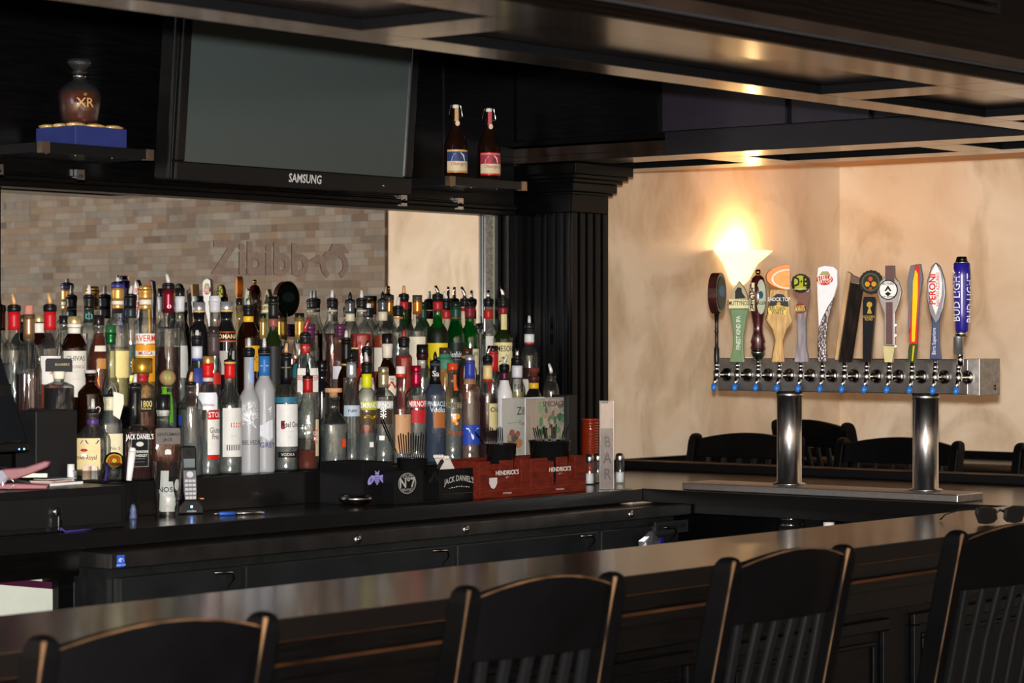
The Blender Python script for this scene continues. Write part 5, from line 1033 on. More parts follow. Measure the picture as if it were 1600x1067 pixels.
# blue presentation box and XR decanter
NAVY = mat('navy_box_card', (.018, .028, .13), .4, var=.1)
bp_, bd = on_y(118, 5.22); bxz = zs1
bx = root('gift_box', (bp_.x, 5.22, bxz + .0005), 'navy blue gift box lined in gold satin on the left wall shelf', 'box')
G().box(0, .185, 0, .165, 0, .056, NAVY).build('tray', bx, bevel=.002)
g = G()
rn_ = random.Random(5)
for k in range(9): g.lathe([(.022, 0), (.026, .006), (.015, .011), (.004, .0125)], mat('gold_satin', (.55, .36, .14), .3, .3, var=.4, scale=60, bump=.6), 12, c=(.025 + (k % 3) * .067, .028 + (k // 3) * .055, .055), sx=1.3)
g.build('satin_lining', bx)
de = root('liquor_decanter', (bp_.x + .088, 5.22 + .085, bxz + .068), 'faceted amber whisky decanter with crystal stopper standing in the navy box', 'bottle')
sD = F / bd; RD = 35 / sD
prof = [(RD * .80, 0), (RD * .88, .012), (RD * .97, .045), (RD, .075), (RD * .96, .092), (RD * .75, .108), (RD * .40, .120), (RD * .30, .126), (RD * .30, .140), (RD * .40, .142), (RD * .40, .146)]
G().lathe(prof, GLASS, 20).build('glass', de)
G().lathe([(RD * .76, .003), (RD * .9, .045), (RD * .93, .075), (RD * .9, .088), (RD * .86, .09)], LQ['amb'], 24).build('liquid', de)
G().lathe([(RD * .22, .140), (RD * .34, .150), (RD * .62, .168), (RD * .60, .178), (RD * .35, .182)], GLASS, 8).build('stopper', de)
G().lathe([(RD * .33, .127), (RD * .34, .139)], CHROME, 20).build('neck_band', de)
v = Vector((de.location.x, de.location.y)).normalized(); az_ = math.atan2(-v.y, -v.x)
g = G().text('XR', .026, lambda u, v_: ((RD + .002) * math.cos(az_ + .25 + u / RD), (RD + .002) * math.sin(az_ + .25 + u / RD), .055 + v_), pm('B08A50'), bold=.01)
g.text('o', .012, lambda u, v_: ((RD + .002) * math.cos(az_ + .25 + u / RD), (RD + .002) * math.sin(az_ + .25 + u / RD), .08 + v_), pm('B08A50')); g.build('lettering', de, fix=False)
# swing-top beer bottles
for (px, lab, c1, c2, c3) in ((712, 'brown swing-top beer bottle with blue and gold label, left of the pair', '283868', 'C89030', 'C8C8C8'), (764, 'brown swing-top beer bottle with red and white label, right of the pair', '9A3040', 'B82020', 'D8B8B8')):
    q, qd = on_y(px, 5.25); s_ = F / qd; b = root('beer_bottle', (q.x, 5.25, zs2 + .0005), lab, 'bottle', 'swing-top bottles on the right shelf')
    R_ = .0375
    prof = [(R_ * .92, 0), (R_, .004), (R_, .105), (R_ * .97, .115), (R_ * .75, .14), (R_ * .47, .158), (R_ * .40, .175), (R_ * .36, .215), (R_ * .42, .217), (R_ * .42, .225), (R_ * .3, .227)]
    G().lathe(prof, mat('dark_brown_beer_glass', (.010, .004, .0025), .08, spec=.6, var=.2), 28).build('glass', b)
    az_ = math.atan2(-q.y, -q.x)
    def band(z0, z1, m, name, off=.0006, ha=1.15):
        n_ = 16; g = G().add([((R_ + off) * math.cos(az_ + .35 - ha + 2 * ha * i / n_), (R_ + off) * math.sin(az_ + .35 - ha + 2 * ha * i / n_), z) for z in (z0, z1) for i in range(n_ + 1)], [(i, i + 1, n_ + 2 + i, n_ + 1 + i) for i in range(n_)], m, True); return g
    lb = band(.022, .088, pm('C8B898'), 'label').build('label', b, fix=False)
    g = band(.055, .086, pm(c1), 'x', .0012); g.add([((R_ + .0018) * math.cos(az_ + .35 + u), (R_ + .0018) * math.sin(az_ + .35 + u), z) for u, z in ((-.7, .055), (.5, .055), (.4, .075), (.1, .083), (-.4, .080), (-.65, .068))], [tuple(range(6))], pm(c3))
    g.add([((R_ + .0022) * math.cos(az_ + .35 + u), (R_ + .0022) * math.sin(az_ + .35 + u), z) for u, z in ((0, .06), (.25, .06), (.3, .07), (.05, .073))], [(0, 1, 2, 3)], pm('404048'))
    g.build('picture', lb, fix=False)
    band(.018, .024, pm(c2, .3), 'x').build('label_edge', b, fix=False); band(.088, .092, pm(c2, .3), 'x').build('label_edge', b, fix=False)
    G().text('Obergärig', .011, lambda u, v_: ((R_ + .002) * math.cos(az_ + .35 + u / R_), (R_ + .002) * math.sin(az_ + .35 + u / R_), .046 + v_), pm('9A2820'), squeeze=.9).build('lettering', lb, fix=False)
    fr_ = Vector((-q.y, q.x)).normalized(); u_ = Vector((-fr_.x, -fr_.y, 0)); f3 = Vector((-q.x, -q.y, 0)).normalized()
    G().lathe([(.010, .227), (.0105, .230), (.0105, .236), (.008, .239)], pm('D8D4CC', .3), 20).build('porcelain_stopper', b)
    w0 = .0016
    G().tube([f3 * .0 + u_ * -.004 + Vector((0, 0, .239)), u_ * -.016 + Vector((0, 0, .236)), u_ * -.021 + Vector((0, 0, .208)), u_ * -.022 + Vector((0, 0, .200)), u_ * -.012 + f3 * .008 + Vector((0, 0, .198)), u_ * .012 + f3 * .008 + Vector((0, 0, .198)), u_ * .022 + Vector((0, 0, .200)), u_ * .021 + Vector((0, 0, .208)), u_ * .016 + Vector((0, 0, .236)), u_ * .004 + Vector((0, 0, .239))], w0, CHROME, 6).build('wire_bail', b)
    G().prism([(-.006, .185), (.006, .185), (.006, .226), (-.006, .226)], lambda a, c_, t_: u_ * (a + .003) + f3 * t_ + Vector((0, 0, c_)), .0145, .016, pm('B08A58' if px < 740 else 'A83040')).build('paper_seal', b)
    G().prism([(.007 * math.cos(t_ * PI / 8), .178 + .009 * math.sin(t_ * PI / 8)) for t_ in range(16)], lambda a, c_, t_: u_ * (a + .006) + f3 * t_ + Vector((0, 0, c_)), .015, .0165, pm('C8A888')).build('seal_tag', b)
# ------------------------------------------------------------------ register corner
pR = on_z(197, 823, ZC)
dx0, dy0 = 3.80, pR.y; RW = pR.x - dx0
dr_ = root('cash_drawer', (dx0, dy0, ZC), 'low black cash drawer with key in its lock at the left end', 'cash drawer')
G().box(0, RW, .004, .25, .0005, .107, PLAS).build('housing', dr_, bevel=.002)
fd = G().box(.01, RW - .02, -.002, .004, .012, .088, mat('satin_black_steel', (.007, .007, .0075), .35)).build('drawer_front', dr_, bevel=.002)
kx = on_y(86, dy0)[0].x - dx0
G().lathe([(.011, 0), (.011, .006), (.008, .009)], CHROME, 20, c=(kx, -.002, .052), M=Matrix.Rotation(PI / 2, 4, 'X')).build('lock', fd)
k_ = root('key_ring', (pR.x * 0 + dx0 + kx, dy0 - .012, ZC + .052), 'chrome keys with purple cord hanging from the cash drawer lock', 'keys')
G().box(-.009, .009, -.003, .0, -.008, .008, CHROME).build('key', k_, bevel=.001)
G().box(-.003, .003, -.006, -.0035, -.045, -.012, CHROME).box(.003, .008, -.006, -.0045, -.048, -.02, CHROME).build('key', k_)
G().tube([(.0, -.008, -.04), (.012, -.012, -.0495), (.04, -.013, -.049), (.07, -.010, -.049), (.10, -.011, -.049)], .0025, pm('3A3070', .6), 6).build('cord', k_)
ZD = ZC + .1075
def atz(px, py, z=ZD): return on_z(px, py, z)
# monitor
q = on_y(22, 5.0)[0]; mo = root('touchscreen_monitor', (q.x, 5.0, ZD), 'black point-of-sale monitor on silver foot at the left edge', 'monitor')
s_ = F / (q.x * CS + 5.0 * SN); fz = lambda y: EYE - (y - HOR) / s_ - ZD
mx_ = on_y(46, 5.0)[0].x - q.x
e_ = .11
G().prism([(0, fz(694)), (0.0, fz(706)), (.02, fz(706)), (.02 + .12, fz(552)), (.12, fz(548))], lambda a, c_, t_: (t_, a, c_), -.30, mx_ - .0, BZ).build('screen_housing', mo, bevel=.004)
G().box(-.28, mx_ - .015, .05, .12, fz(640) - .06, fz(600), PLAS).build('back_housing', mo, bevel=.004)
G().prism([(-.0012, fz(690)), (.0985, fz(557)), (.097, fz(556)), (-.0027, fz(689))], lambda a, c_, t_: (t_, a, c_), -.28, mx_ - .014, mat('dark_glass_screen', (.008, .009, .011), .08)).build('screen', mo)
for dx, c_, n_ in ((-.034, (.1, .25, 1), 'blue'), (-.018, (.1, 1, .2), 'green')): G().lathe([(.0022, 0), (.0022, .001)], mat(n_ + '_led', c_, .4, emit=6), 10, c=(mx_ + dx, -.0005, fz(702)), M=Matrix.Rotation(PI / 2, 4, 'X')).build('led', mo)
G().lathe([(.10, 0.0005), (.10, .012), (.06, .02), (.045, .05)], STEEL, 28, c=(-.03, .065, 0), sx=1.1).build('foot', mo)
# black box on the step
a0 = on_y(56, 5.135)[0]; a1 = on_y(121, 5.135)[0]; sd = F / on_y(90, 5.135)[1]
pb_ = root('receipt_printer', (a0.x, 5.135, 1.165), 'plain black receipt printer box behind the monitor and pink stapler', 'printer')
hz = EYE - (641 - HOR) / sd - 1.165
G().box(0, a1.x - a0.x, 0, .084, .0005, hz, mat('matte_black_plastic', (.006, .006, .0065), .5)).build('case', pb_, bevel=.003)
G().box(.02, a1.x - a0.x - .02, .02, .06, hz, hz + .002, PLAS).build('paper_slot', pb_)
# pink stapler
q = atz(30, 764); st_ = root('stapler', (q.x - .01, q.y - .005, ZD), 'dusty pink stapler with grey nose at the left edge on the drawer', 'stapler', rz=math.radians(-48))
PK = mat('dusty_pink_plastic', (.20, .055, .068), .45, var=.1)
G().prism([(-.05, .001), (.075, .001), (.08, .012), (.0, .016), (-.05, .014)], lambda a, c_, t_: (a, t_, c_), -.018, .018, PK).build('base', st_, bevel=.003)
G().prism([(-.06, .016), (-.062, .042), (-.03, .052), (.02, .056), (.07, .072), (.084, .070), (.078, .056), (.04, .040), (.0, .026)], lambda a, c_, t_: (a, t_, c_), -.014, .014, PK).build('arm', st_, bevel=.004)
G().prism([(-.063, .014), (-.06, .045), (-.035, .05), (-.02, .03), (-.03, .014)], lambda a, c_, t_: (a, t_, c_), -.016, .016, pm('8A8A98', .4)).build('nose', st_, bevel=.003)
G().box(.01, .075, -.008, .008, .030, .040, CHROME).build('magazine', st_)
G().tube([(-.02 + .014 * math.cos(t_ * PI / 8), -.02, .016 + .014 * math.sin(t_ * PI / 8)) for t_ in range(17)], .0012, CHROME, 6).build('wire_ring', st_)
# papers and pads
q = atz(107, 758); np_ = root('notepad', (q.x, q.y + .045, ZD), 'stack of white order pads lying on the cash drawer', 'notepad', rz=math.radians(8))
G().box(-.075, .055, -.04, .05, .0005, .007, WHITE).build('pad', np_)
G().box(-.06, .04, -.02, .045, .0075, .012, pm('C8A8A0', .6), rz=.2).build('pink_slip', np_); G().box(-.03, .07, -.0, .05, .0125, .0145, pm('B8B8B4', .6), rz=-.15).build('grey_slip', np_)
q = on_y(135, 5.075)[0]; ct_ = root('plastic_tub', (q.x + .01, 5.075, ZD), 'clear shallow plastic tub of small white and peach packets on the drawer', 'tub')
G().lathe([(.034, .0005), (.036, .002), (.044, .028), (.046, .028), (.0455, .030), (.043, .029), (.035, .004)], THIN, 20, cap=False).build('tub_wall', ct_)
g = G(); rn_ = random.Random(2)
for k in range(7):
    a = rn_.uniform(-.6, .6); x, y = rn_.uniform(-.018, .018), rn_.uniform(-.014, .014)
    g = G().box(x - .006, x + .006, y - .002, y + .002, .004, .036 + rn_.uniform(0, .008), pm(('D8D4CC', 'C89878', 'D8B8A0')[k % 3], .6), rz=a); g.build('packet', ct_)
tq = on_y(112, 5.105)[0]; wt = root('paper_roll', (tq.x, 5.108, ZD), 'short white paper roll standing behind the tub, beside black printer', 'paper roll'); G().lathe([(.010, .0005), (.0095, .045)], WHITE, 16).build('roll', wt); G().lathe([(.004, .0453), (.004, .0457)], PLAS, 12).build('core', wt)
# tumbler with patterned disc and purple card
q = on_y(170, 5.06)[0]; tu = root('plastic_tumbler', (q.x, 5.05, ZD), 'clear tumbler near the drawer corner holding a patterned disc', 'tumbler')
G().lathe([(.018, .0005), (.019, .003), (.027, .045), (.0285, .045), (.0275, .047), (.026, .045), (.017, .004)], THIN, 24, cap=False).build('tumbler_wall', tu)
MD = Matrix.Rotation(.9, 4, 'X') @ Matrix.Rotation(-.55, 4, 'Y')
dq = root('patterned_disc', (q.x + .006, 5.045, ZD + .052), 'round black disc painted with yellow and orange swirls leaning in tumbler', 'coaster')
G().lathe([(.026, -.0012), (.027, 0), (.026, .0012)], pm('100E0C', .25), 28, M=MD).build('disc', dq)
g = G(); rn_ = random.Random(4)
for r0, c_ in ((.021, 'A88A20'), (.016, '15120E'), (.0145, 'A84818'), (.009, '15120E'), (.007, 'B8A030')):
    g.add([MD @ Vector((r0 * math.cos(k * PI / 12) * (1 + .08 * math.sin(5 * k * PI / 12)), r0 * math.sin(k * PI / 12), .0013 + (.022 - r0) * .02)) for k in range(24)], [tuple(range(24))], pm(c_))
g.build('swirl_paint', dq, fix=False)
pc2 = root('folded_card', (q.x - .025, 5.04, ZD), 'folded purple card tilted beside the clear tumbler', 'card', rz=.5)
G().prism([(-.012, .001), (-.002, .001), (.024, .040), (.012, .046), (.008, .040), (.006, .047)], lambda a, c_, t_: (a, t_, c_), 0, .0015, pm('4A3A90', .5)).build('front_flap', pc2); G().prism([(.006, .046), (.03, .033), (.034, .040), (.010, .050)], lambda a, c_, t_: (a, t_, c_), .0016, .003, pm('4A3A90', .5)).build('back_flap', pc2)
q = on_y(196, 5.0)[0]; cc_ = root('paper_cone_stack', (q.x - .006, 4.98, ZD), 'slim stack of white paper cones leaning at the drawer corner', 'paper cones')
G().tube([(0, 0, .002), (.012, 0, .078)], [.0075, .0105], WHITE, 16).build('cone', cc_); G().tube([(.0122, 0, .079), (.014, 0, .088)], [.0100, .0075], WHITE, 16).build('cone', cc_)
# blue crystal ornament
q = on_z(208, 811, ZC); cy_o = root('crystal_ornament', (q.x, q.y, ZC), 'tiny pale blue crystal figure on the counter right of the drawer', 'ornament')
G().lathe([(.010, .0005), (.011, .006), (.008, .018), (.010, .024), (.006, .033), (.0065, .036), (.001, .041)], glassy('pale_blue_crystal', (.7, .78, .98), (.3, .38, .75), 2, .08, .15, (.5, .6, .95)), 7).build('crystal', cy_o)
# pint glass with papers
q = on_z(262, 807, ZC); s_ = F / (q.x * CS + q.y * SN); pg = root('pint_glass', (q.x, q.y, ZC), 'clear printed pint glass stuffed with white paper slips', 'glass')
h_ = 86 / s_; rt_ = 22.5 / s_; rb_ = 17.5 / s_
G().lathe([(rb_, .0005), (rb_, .004), (rb_ * 1.02, .012), (rt_, h_), (rt_ - .002, h_ + .001), (rt_ - .003, h_), (rb_ - .002, .014), (rb_ - .006, .012)], THIN, 32, cap=False).build('glass_wall', pg)
G().lathe([(rb_ - .002, .001), (rb_ - .001, .010)], glassy('thick_glass_base', (.8, .85, .85), (.3, .34, .35), 2, .05), 28).build('glass_foot', pg)
az_ = math.atan2(-q.y, -q.x); rr_ = lambda z: rb_ + (rt_ - rb_) * z / h_ + .0008
g = G().text('NOSE', .014, lambda u, v_: (rr_(.075) * math.cos(az_ - .05 + u / .033), rr_(.075) * math.sin(az_ - .05 + u / .033), .075 + v_), pm('18181A'), bold=.01)
for (u0, v0, w_, h2, c_) in ((-.9, .095, .25, .018, '202022'), (.75, .088, .22, .016, 'A8ACA8'), (.65, .066, .10, .010, '202022')):
    n_ = 10; g.add([(rr_(v0 + h2 * math.sin(k * PI / 5)) * math.cos(az_ + u0 + w_ * math.cos(k * PI / 5)), rr_(v0 + h2 * math.sin(k * PI / 5)) * math.sin(az_ + u0 + w_ * math.cos(k * PI / 5)), v0 + h2 * math.sin(k * PI / 5)) for k in range(n_)], [tuple(range(n_))], pm(c_))
g.build('printing', pg, fix=False)
rn_ = random.Random(9); rxv = Vector((math.cos(az_ + PI / 2), math.sin(az_ + PI / 2), 0)); fv = Vector((math.cos(az_), math.sin(az_), 0))
for k, (u, t_, z0, z1, w_, an_) in enumerate(((-.012, .004, .016, .125, .011, .04), (.006, .010, .014, .075, .013, -.3), (-.008, .012, .014, .06, .012, .4), (.014, -.004, .03, .095, .008, -.12), (.002, .0, .014, .05, .016, .1))):
    sl = root('paper_slip', (q.x + rxv.x * u + fv.x * t_, q.y + rxv.y * u + fv.y * t_, ZC + z0), ('tall white paper slip standing in the pint glass', 'crumpled white slip at the right in the pint glass', 'crumpled white slip at the left in the pint glass', 'grey-white slip leaning at the right rim of the pint glass', 'wide crumpled paper at the bottom of the pint glass')[k], 'paper', 'paper slips in the pint glass')
    vs_ = []; n_ = 5
    for o in (0, .0012):
        for j in range(n_ + 1):
            z = (z1 - z0) * j / n_; wob = rn_.uniform(-.003, .003)
            for s2 in (-1, 1): vs_.append(rxv * (s2 * w_ + math.sin(an_) * z) + fv * (wob + o) + Vector((0, 0, z)))
    m_ = 2 * (n_ + 1); fs = [(2 * j, 2 * j + 1, 2 * j + 3, 2 * j + 2) for j in range(n_)] + [(m_ + 2 * j + 1, m_ + 2 * j, m_ + 2 * j + 2, m_ + 2 * j + 3) for j in range(n_)] + [(2 * j, 2 * j + 2, m_ + 2 * j + 2, m_ + 2 * j) for j in range(n_)] + [(2 * j + 1, m_ + 2 * j + 1, m_ + 2 * j + 3, 2 * j + 3) for j in range(n_)]
    G().add(vs_, fs, WHITE).build('sheet', sl)
# cordless phone
q = on_z(301, 803, ZC); s_ = F / (q.x * CS + q.y * SN)
ph = root('phone_cradle', (q.x, q.y + .01, ZC), 'black cordless phone cradle with small blue light on the counter', 'phone cradle', rz=az_ + PI / 2 + .22)
G().prism([(-.036, .0005), (.036, .0005), (.034, .022), (.018, .040), (-.018, .040), (-.034, .022)], lambda a, c_, t_: (a, t_, c_), -.018, .045, PLAS).build('cradle', ph, bevel=.004)
G().box(-.003, .003, -.0185, -.017, .018, .024, mat('blue_glow', (.1, .3, 1), .4, emit=9)).build('led', ph); G().text('uniden', .007, lambda u, v_: (u, -.0186, .009 + v_), pm('B8B8C0')).build('lettering', ph, fix=False)
for sx_ in (-1, 1): G().box(sx_ * .034 - .005, sx_ * .034 + .005, .0, .02, .040, .043, mat('orange_contact', (.6, .2, .03), .4)).build('contact', ph)
hs = root('cordless_phone', (q.x, q.y + .012, ZC + .032), 'black and silver cordless phone handset upright in its cradle', 'phone', rz=az_ + PI / 2 + .22)
T_ = lambda a, c_, t_: (a, t_ + c_ * .16, c_)
hb = G().prism([(-.016, 0), (.016, 0), (.020, .03), (.021, .10), (.023, .145), (.020, .155), (-.020, .155), (-.023, .145), (-.021, .10), (-.020, .03)], T_, -.012, .012, PLAS).build('body', hs, bevel=.004)
G().prism([(-.014, .003), (.014, .003), (.0175, .03), (.0175, .088), (-.0175, .088), (-.0175, .03)], T_, -.0145, -.012, pm('6A6A70', .45)).build('keypad_plate', hs)
G().prism([(-.015, .096), (.015, .096), (.016, .120), (-.016, .120)], T_, -.0140, -.012, pm('6A7474', .2)).build('display', hs)
G().prism([(.008 * math.cos(k * PI / 8), .136 + .008 * math.sin(k * PI / 8)) for k in range(16)], T_, -.0135, -.0119, pm('050505', .5)).build('earpiece', hs)
for j in range(5):
    for i in range(3): G().prism([(-.0045 + (i - 1) * .0105 * 1.0, .010 + j * .0115), (.0045 + (i - 1) * .0105, .010 + j * .0115), (.0045 + (i - 1) * .0105, .017 + j * .0115), (-.0045 + (i - 1) * .0105, .017 + j * .0115)], T_, -.0162, -.0144, pm('B8B8B8', .35)).build('key', hs)
G().prism([(.0095 * math.cos(k * PI / 10), .077 + .0085 * math.sin(k * PI / 10)) for k in range(20)], T_, -.0165, -.0144, pm('C0C0C4', .3)).build('navigation_ring', hs)
G().box(-.017, -.011, .024, .032, .150, .21, PLAS).build('antenna', hs, bevel=.002)
# pen
q = on_z(333, 803.5, ZC + .005); q2 = on_z(413, 801, ZC + .005); pe = root('ballpoint_pen', (q.x, q.y, ZC + .006), 'blue-grip silver ballpoint pen lying on the counter by the phone', 'pen')
v = (q2 - q); v.z = 0; fnp = lambda t_: tuple(v * t_)
G().tube([fnp(0), fnp(.12)], [.0012, .004], CHROME, 12).build('tip', pe); G().tube([fnp(.12), fnp(.13), fnp(.42)], [.004, .0052, .0052], mat('blue_grip', (.02, .09, .42), .5), 14).build('grip', pe); G().tube([fnp(.42), fnp(.95)], [.0048, .0046], CHROME, 14).build('barrel', pe); G().tube([fnp(.95), fnp(1)], [.003, .003], mat('violet_clip', (.2, .15, .5), .3, .5), 10).build('clicker', pe)
# dish
q = on_z(556, 790, ZC); di = root('metal_dish', (q.x, q.y, ZC), 'small round dark metal dish with polished rim on the counter', 'dish')
G().lathe([(.022, .0005), (.036, .004), (.049, .015), (.0515, .021), (.050, .027), (.044, .031), (.041, .028), (.025, .016), (.002, .015)], mat('dark_polished_metal', (.42, .38, .34), .2, 1, var=.2), 36).build('bowl', di)
G().lathe([(.0435, .0312), (.043, .0325), (.041, .0318)], CHROME, 32, cap=False).build('rim', di)
# ------------------------------------------------------------------ bar caddies
def facex(px, Y): return on_y(px, Y)[0].x
BC = mat('black_caddy_plastic', (.004, .004, .0043), .45, spec=.15)
CREAM = pm('B8B4AC')
def tray_walls(g, x0, x1, y0, y1, h, m, t=.004, h2=None):
    g.box(x0, x1, y0, y1, .0005, .005, m).box(x0, x1, y1 - t, y1, .005, h2 or h, m).box(x0, x0 + t, y0, y1 - t, .005, h, m).box(x1 - t, x1, y0, y1 - t, .005, h, m); return g
Yb = 4.93; xa, xb_ = facex(566, Yb), facex(614, Yb); s_ = F / on_y(590, Yb)[1]
bcad = root('bar_caddy', (xa, Yb, ZC), 'black plastic bar caddy printed with a pale violet bee', 'bar caddy', 'caddies on the back counter')
w_ = xb_ - xa; hb_ = EYE - (722 - HOR) / s_ - ZC
g = tray_walls(G(), 0, w_, 0, .17, hb_, BC); g.box(0.004, w_ - .004, 0, .004, .005, hb_, BC).box(.004, w_ - .004, .08, .084, .005, hb_, BC); g.build('case', bcad, bevel=.001)
g = G(); BEE = pm('9890D0', .5); bx_, bz2 = on_y(589, Yb)[0].x - xa, EYE - (747 - HOR) / s_ - ZC; k_s = 1 / (s_ * .634)
def bee(pts, m=BEE, o=-.0008):
    for sgn in (-1, 1): g.add([(bx_ + sgn * u * k_s, o, bz2 + v_ / s_) for u, v_ in pts], [tuple(range(len(pts)))], m)
bee([(0, 6), (2.5, 5), (3, 9), (0, 10)]); bee([(0, 5), (4, 4), (4.5, 0), (3, -6), (0, -11)]); bee([(4, 4), (8, 5), (12, 1), (14, -5), (13, -10), (9, -9), (5, -4), (4, 0)]); bee([(1, 9), (2.5, 12), (3.5, 11.5), (2.5, 8)])
for v_ in (2, -1, -4, -7): bee([(0, v_), (3.6, v_), (3.6, v_ - 1), (0, v_ - 1)], pm('2A2840'), -.0012)
bee([(7, 2), (10, 0), (11, -5), (9, -6), (7, -2)], pm('6860A0'), -.0012)
g.build('bee_print', bcad, fix=False)
Yj = 4.885; xa, x1_, x2_, xb_ = [facex(p_, Yj) for p_ in (616, 660, 688, 746)]; s_ = F / on_y(680, Yj)[1]
jc = root('bar_caddy', (xa, Yj, ZC), 'black bar caddy with oval No. 7 mark and arched white whiskey lettering', 'bar caddy', 'caddies on the back counter')
w_ = xb_ - xa; hj = EYE - (732 - HOR) / s_ - ZC
g = tray_walls(G(), 0, w_, 0, .17, hj, BC); u1, u2 = x1_ - xa, x2_ - xa
g.box(.004, u1, 0, .004, .005, hj, BC).box(u2, w_ - .004, 0, .004, .005, hj - .004, BC).box(u1, u1 + .004, .0, .166, .005, hj, BC).box(u2 - .004, u2, 0, .166, .005, hj, BC).box(u1 + .004, u2 - .004, .03, .034, .005, hj * .8, BC)
g.build('case', jc, bevel=.001)
GRY = pm('A8A8A4'); ux = facex(636, Yj) - xa; uz = EYE - (752 - HOR) / s_ - ZC
g = G()
for q0, q1 in ((.0275, .029), (.0245, .0252)):
    for k in range(28):
        a, b = 2 * PI * k / 28, 2 * PI * (k + 1) / 28
        g.add([(ux + r * 1.35 * math.cos(t_), -.0008, uz + r * 1.05 * math.sin(t_)) for r, t_ in ((q0, a), (q1, a), (q1, b), (q0, b))], [(0, 1, 2, 3)], GRY)
g.text('N°7', .028, lambda u, v_: (ux + u, -.001, uz + v_), GRY, squeeze=1.05, bold=.04).text('OLD', .010, lambda u, v_: (ux + u, -.001, uz + .018 + v_), GRY, squeeze=1.3, bold=.01).text('BRAND', .0075, lambda u, v_: (ux + u, -.001, uz - .019 + v_), GRY, squeeze=1.3)
ux2 = (u2 + w_) / 2 + .0
def arched(u, v_): return (ux2 + u, -.001, hj * .58 + v_ + .008 * math.cos(u / .05 * 1.4))
g.text('JACK DANIEL\'S', .017, arched, GRY, squeeze=.86, bold=.03)
for k in range(9): g.add([(ux2 + (k - 4) * .011 + a, -.001, hj * .42 - abs(k - 4) * .001 + b) for a, b in ((-.005, 0), (0, .003 if k % 2 else .001), (.005, 0), (0, -.002))], [(0, 1, 2, 3)], GRY)
g.add([(u2 + .012, -.001, .020), (w_ - .012, -.001, .020), (w_ - .012, -.001, .0207), (u2 + .012, -.001, .0207)], [(0, 1, 2, 3)], pm('505050')); g.build('printing', jc, fix=False)
RED = mat('red_stained_wood', (.12, .014, .007), .5, spec=.15, var=.45, scale=14, bump=.08, stretch=(1, 8, 8))
def hend(px0, px1, Y, ytop, lab, shield, notch, txu):
    xa, xb_ = facex(px0, Y), facex(px1, Y); s_ = F / on_y((px0 + px1) / 2, Y)[1]; w_ = xb_ - xa; h_ = .113
    r = root('bar_caddy', (xa, Y, ZC), lab, 'bar caddy', 'caddies on the back counter')
    g = tray_walls(G(), 0, w_, 0, .17, h_, RED, .006)
    g.box(w_ * .42, w_ * .42 + .005, .006, .164, .005, h_ * .9, RED); g.build('case', r, bevel=.0015)
    pts = [(0.006, .005)] + [(w_ - .006, .005), (w_ - .006, h_)]
    for a, b, dp in sorted([((n_[0]) * w_, (n_[1]) * w_, n_[2]) for n_ in notch], reverse=True):
        rr = (b - a) / 2; pts += [(b, h_), (b, h_ - dp + rr)] + [(a + rr + rr * math.cos(t_), h_ - dp + rr - rr * math.sin(t_)) for t_ in (PI * k / 6 for k in range(1, 6))] + [(a, h_ - dp + rr), (a, h_)]
    pts += [(.006, h_)]
    G().prism(pts, lambda a, c_, t_: (a, t_, c_), 0, .006, RED).build('front_panel', r, bevel=.001)
    g = G().text('HENDRICK\'S', .0135, lambda u, v_: (w_ * txu + u, -.0008, h_ * .66 + v_), pm('D8D0C8'), squeeze=1.05, bold=.04).text('- gin -', .007, lambda u, v_: (w_ * txu + u, -.0008, h_ * .55 + v_), pm('C8B8B0')).text('.......................', .006, lambda u, v_: (w_ * txu + u, -.0008, .016 + v_), pm('D8C8C0'), bold=.05).text('---------------', .006, lambda u, v_: (w_ * txu + u, -.0008, .012 + v_), pm('D8C8C0'), bold=.03)
    g.build('printing', r, fix=False)
    if shield:
        u0 = w_ * .27; G().prism([(u0 - .018, .062), (u0 + .018, .062), (u0 + .018, .045), (u0 + .010, .033), (u0, .028), (u0 - .010, .033), (u0 - .018, .045)], lambda a, c_, t_: (a, t_, c_), -.0015, 0, pm('D0C8C4')).build('shield_badge', r)
    return r, xa, w_, s_
h1 = hend(749, 827, 4.86, 722, 'red wooden napkin caddy with a white shield, beside the black caddy', True, [(.22, .42, .05), (.68, .84, .085)], .55)
h2 = hend(829, 916, 4.86, 715, 'red wooden napkin caddy at the right end of the row of caddies', False, [(.30, .47, .09), (.66, .80, .075)], .52)
STR = mat('black_straw_plastic', (.006, .006, .006), .25)
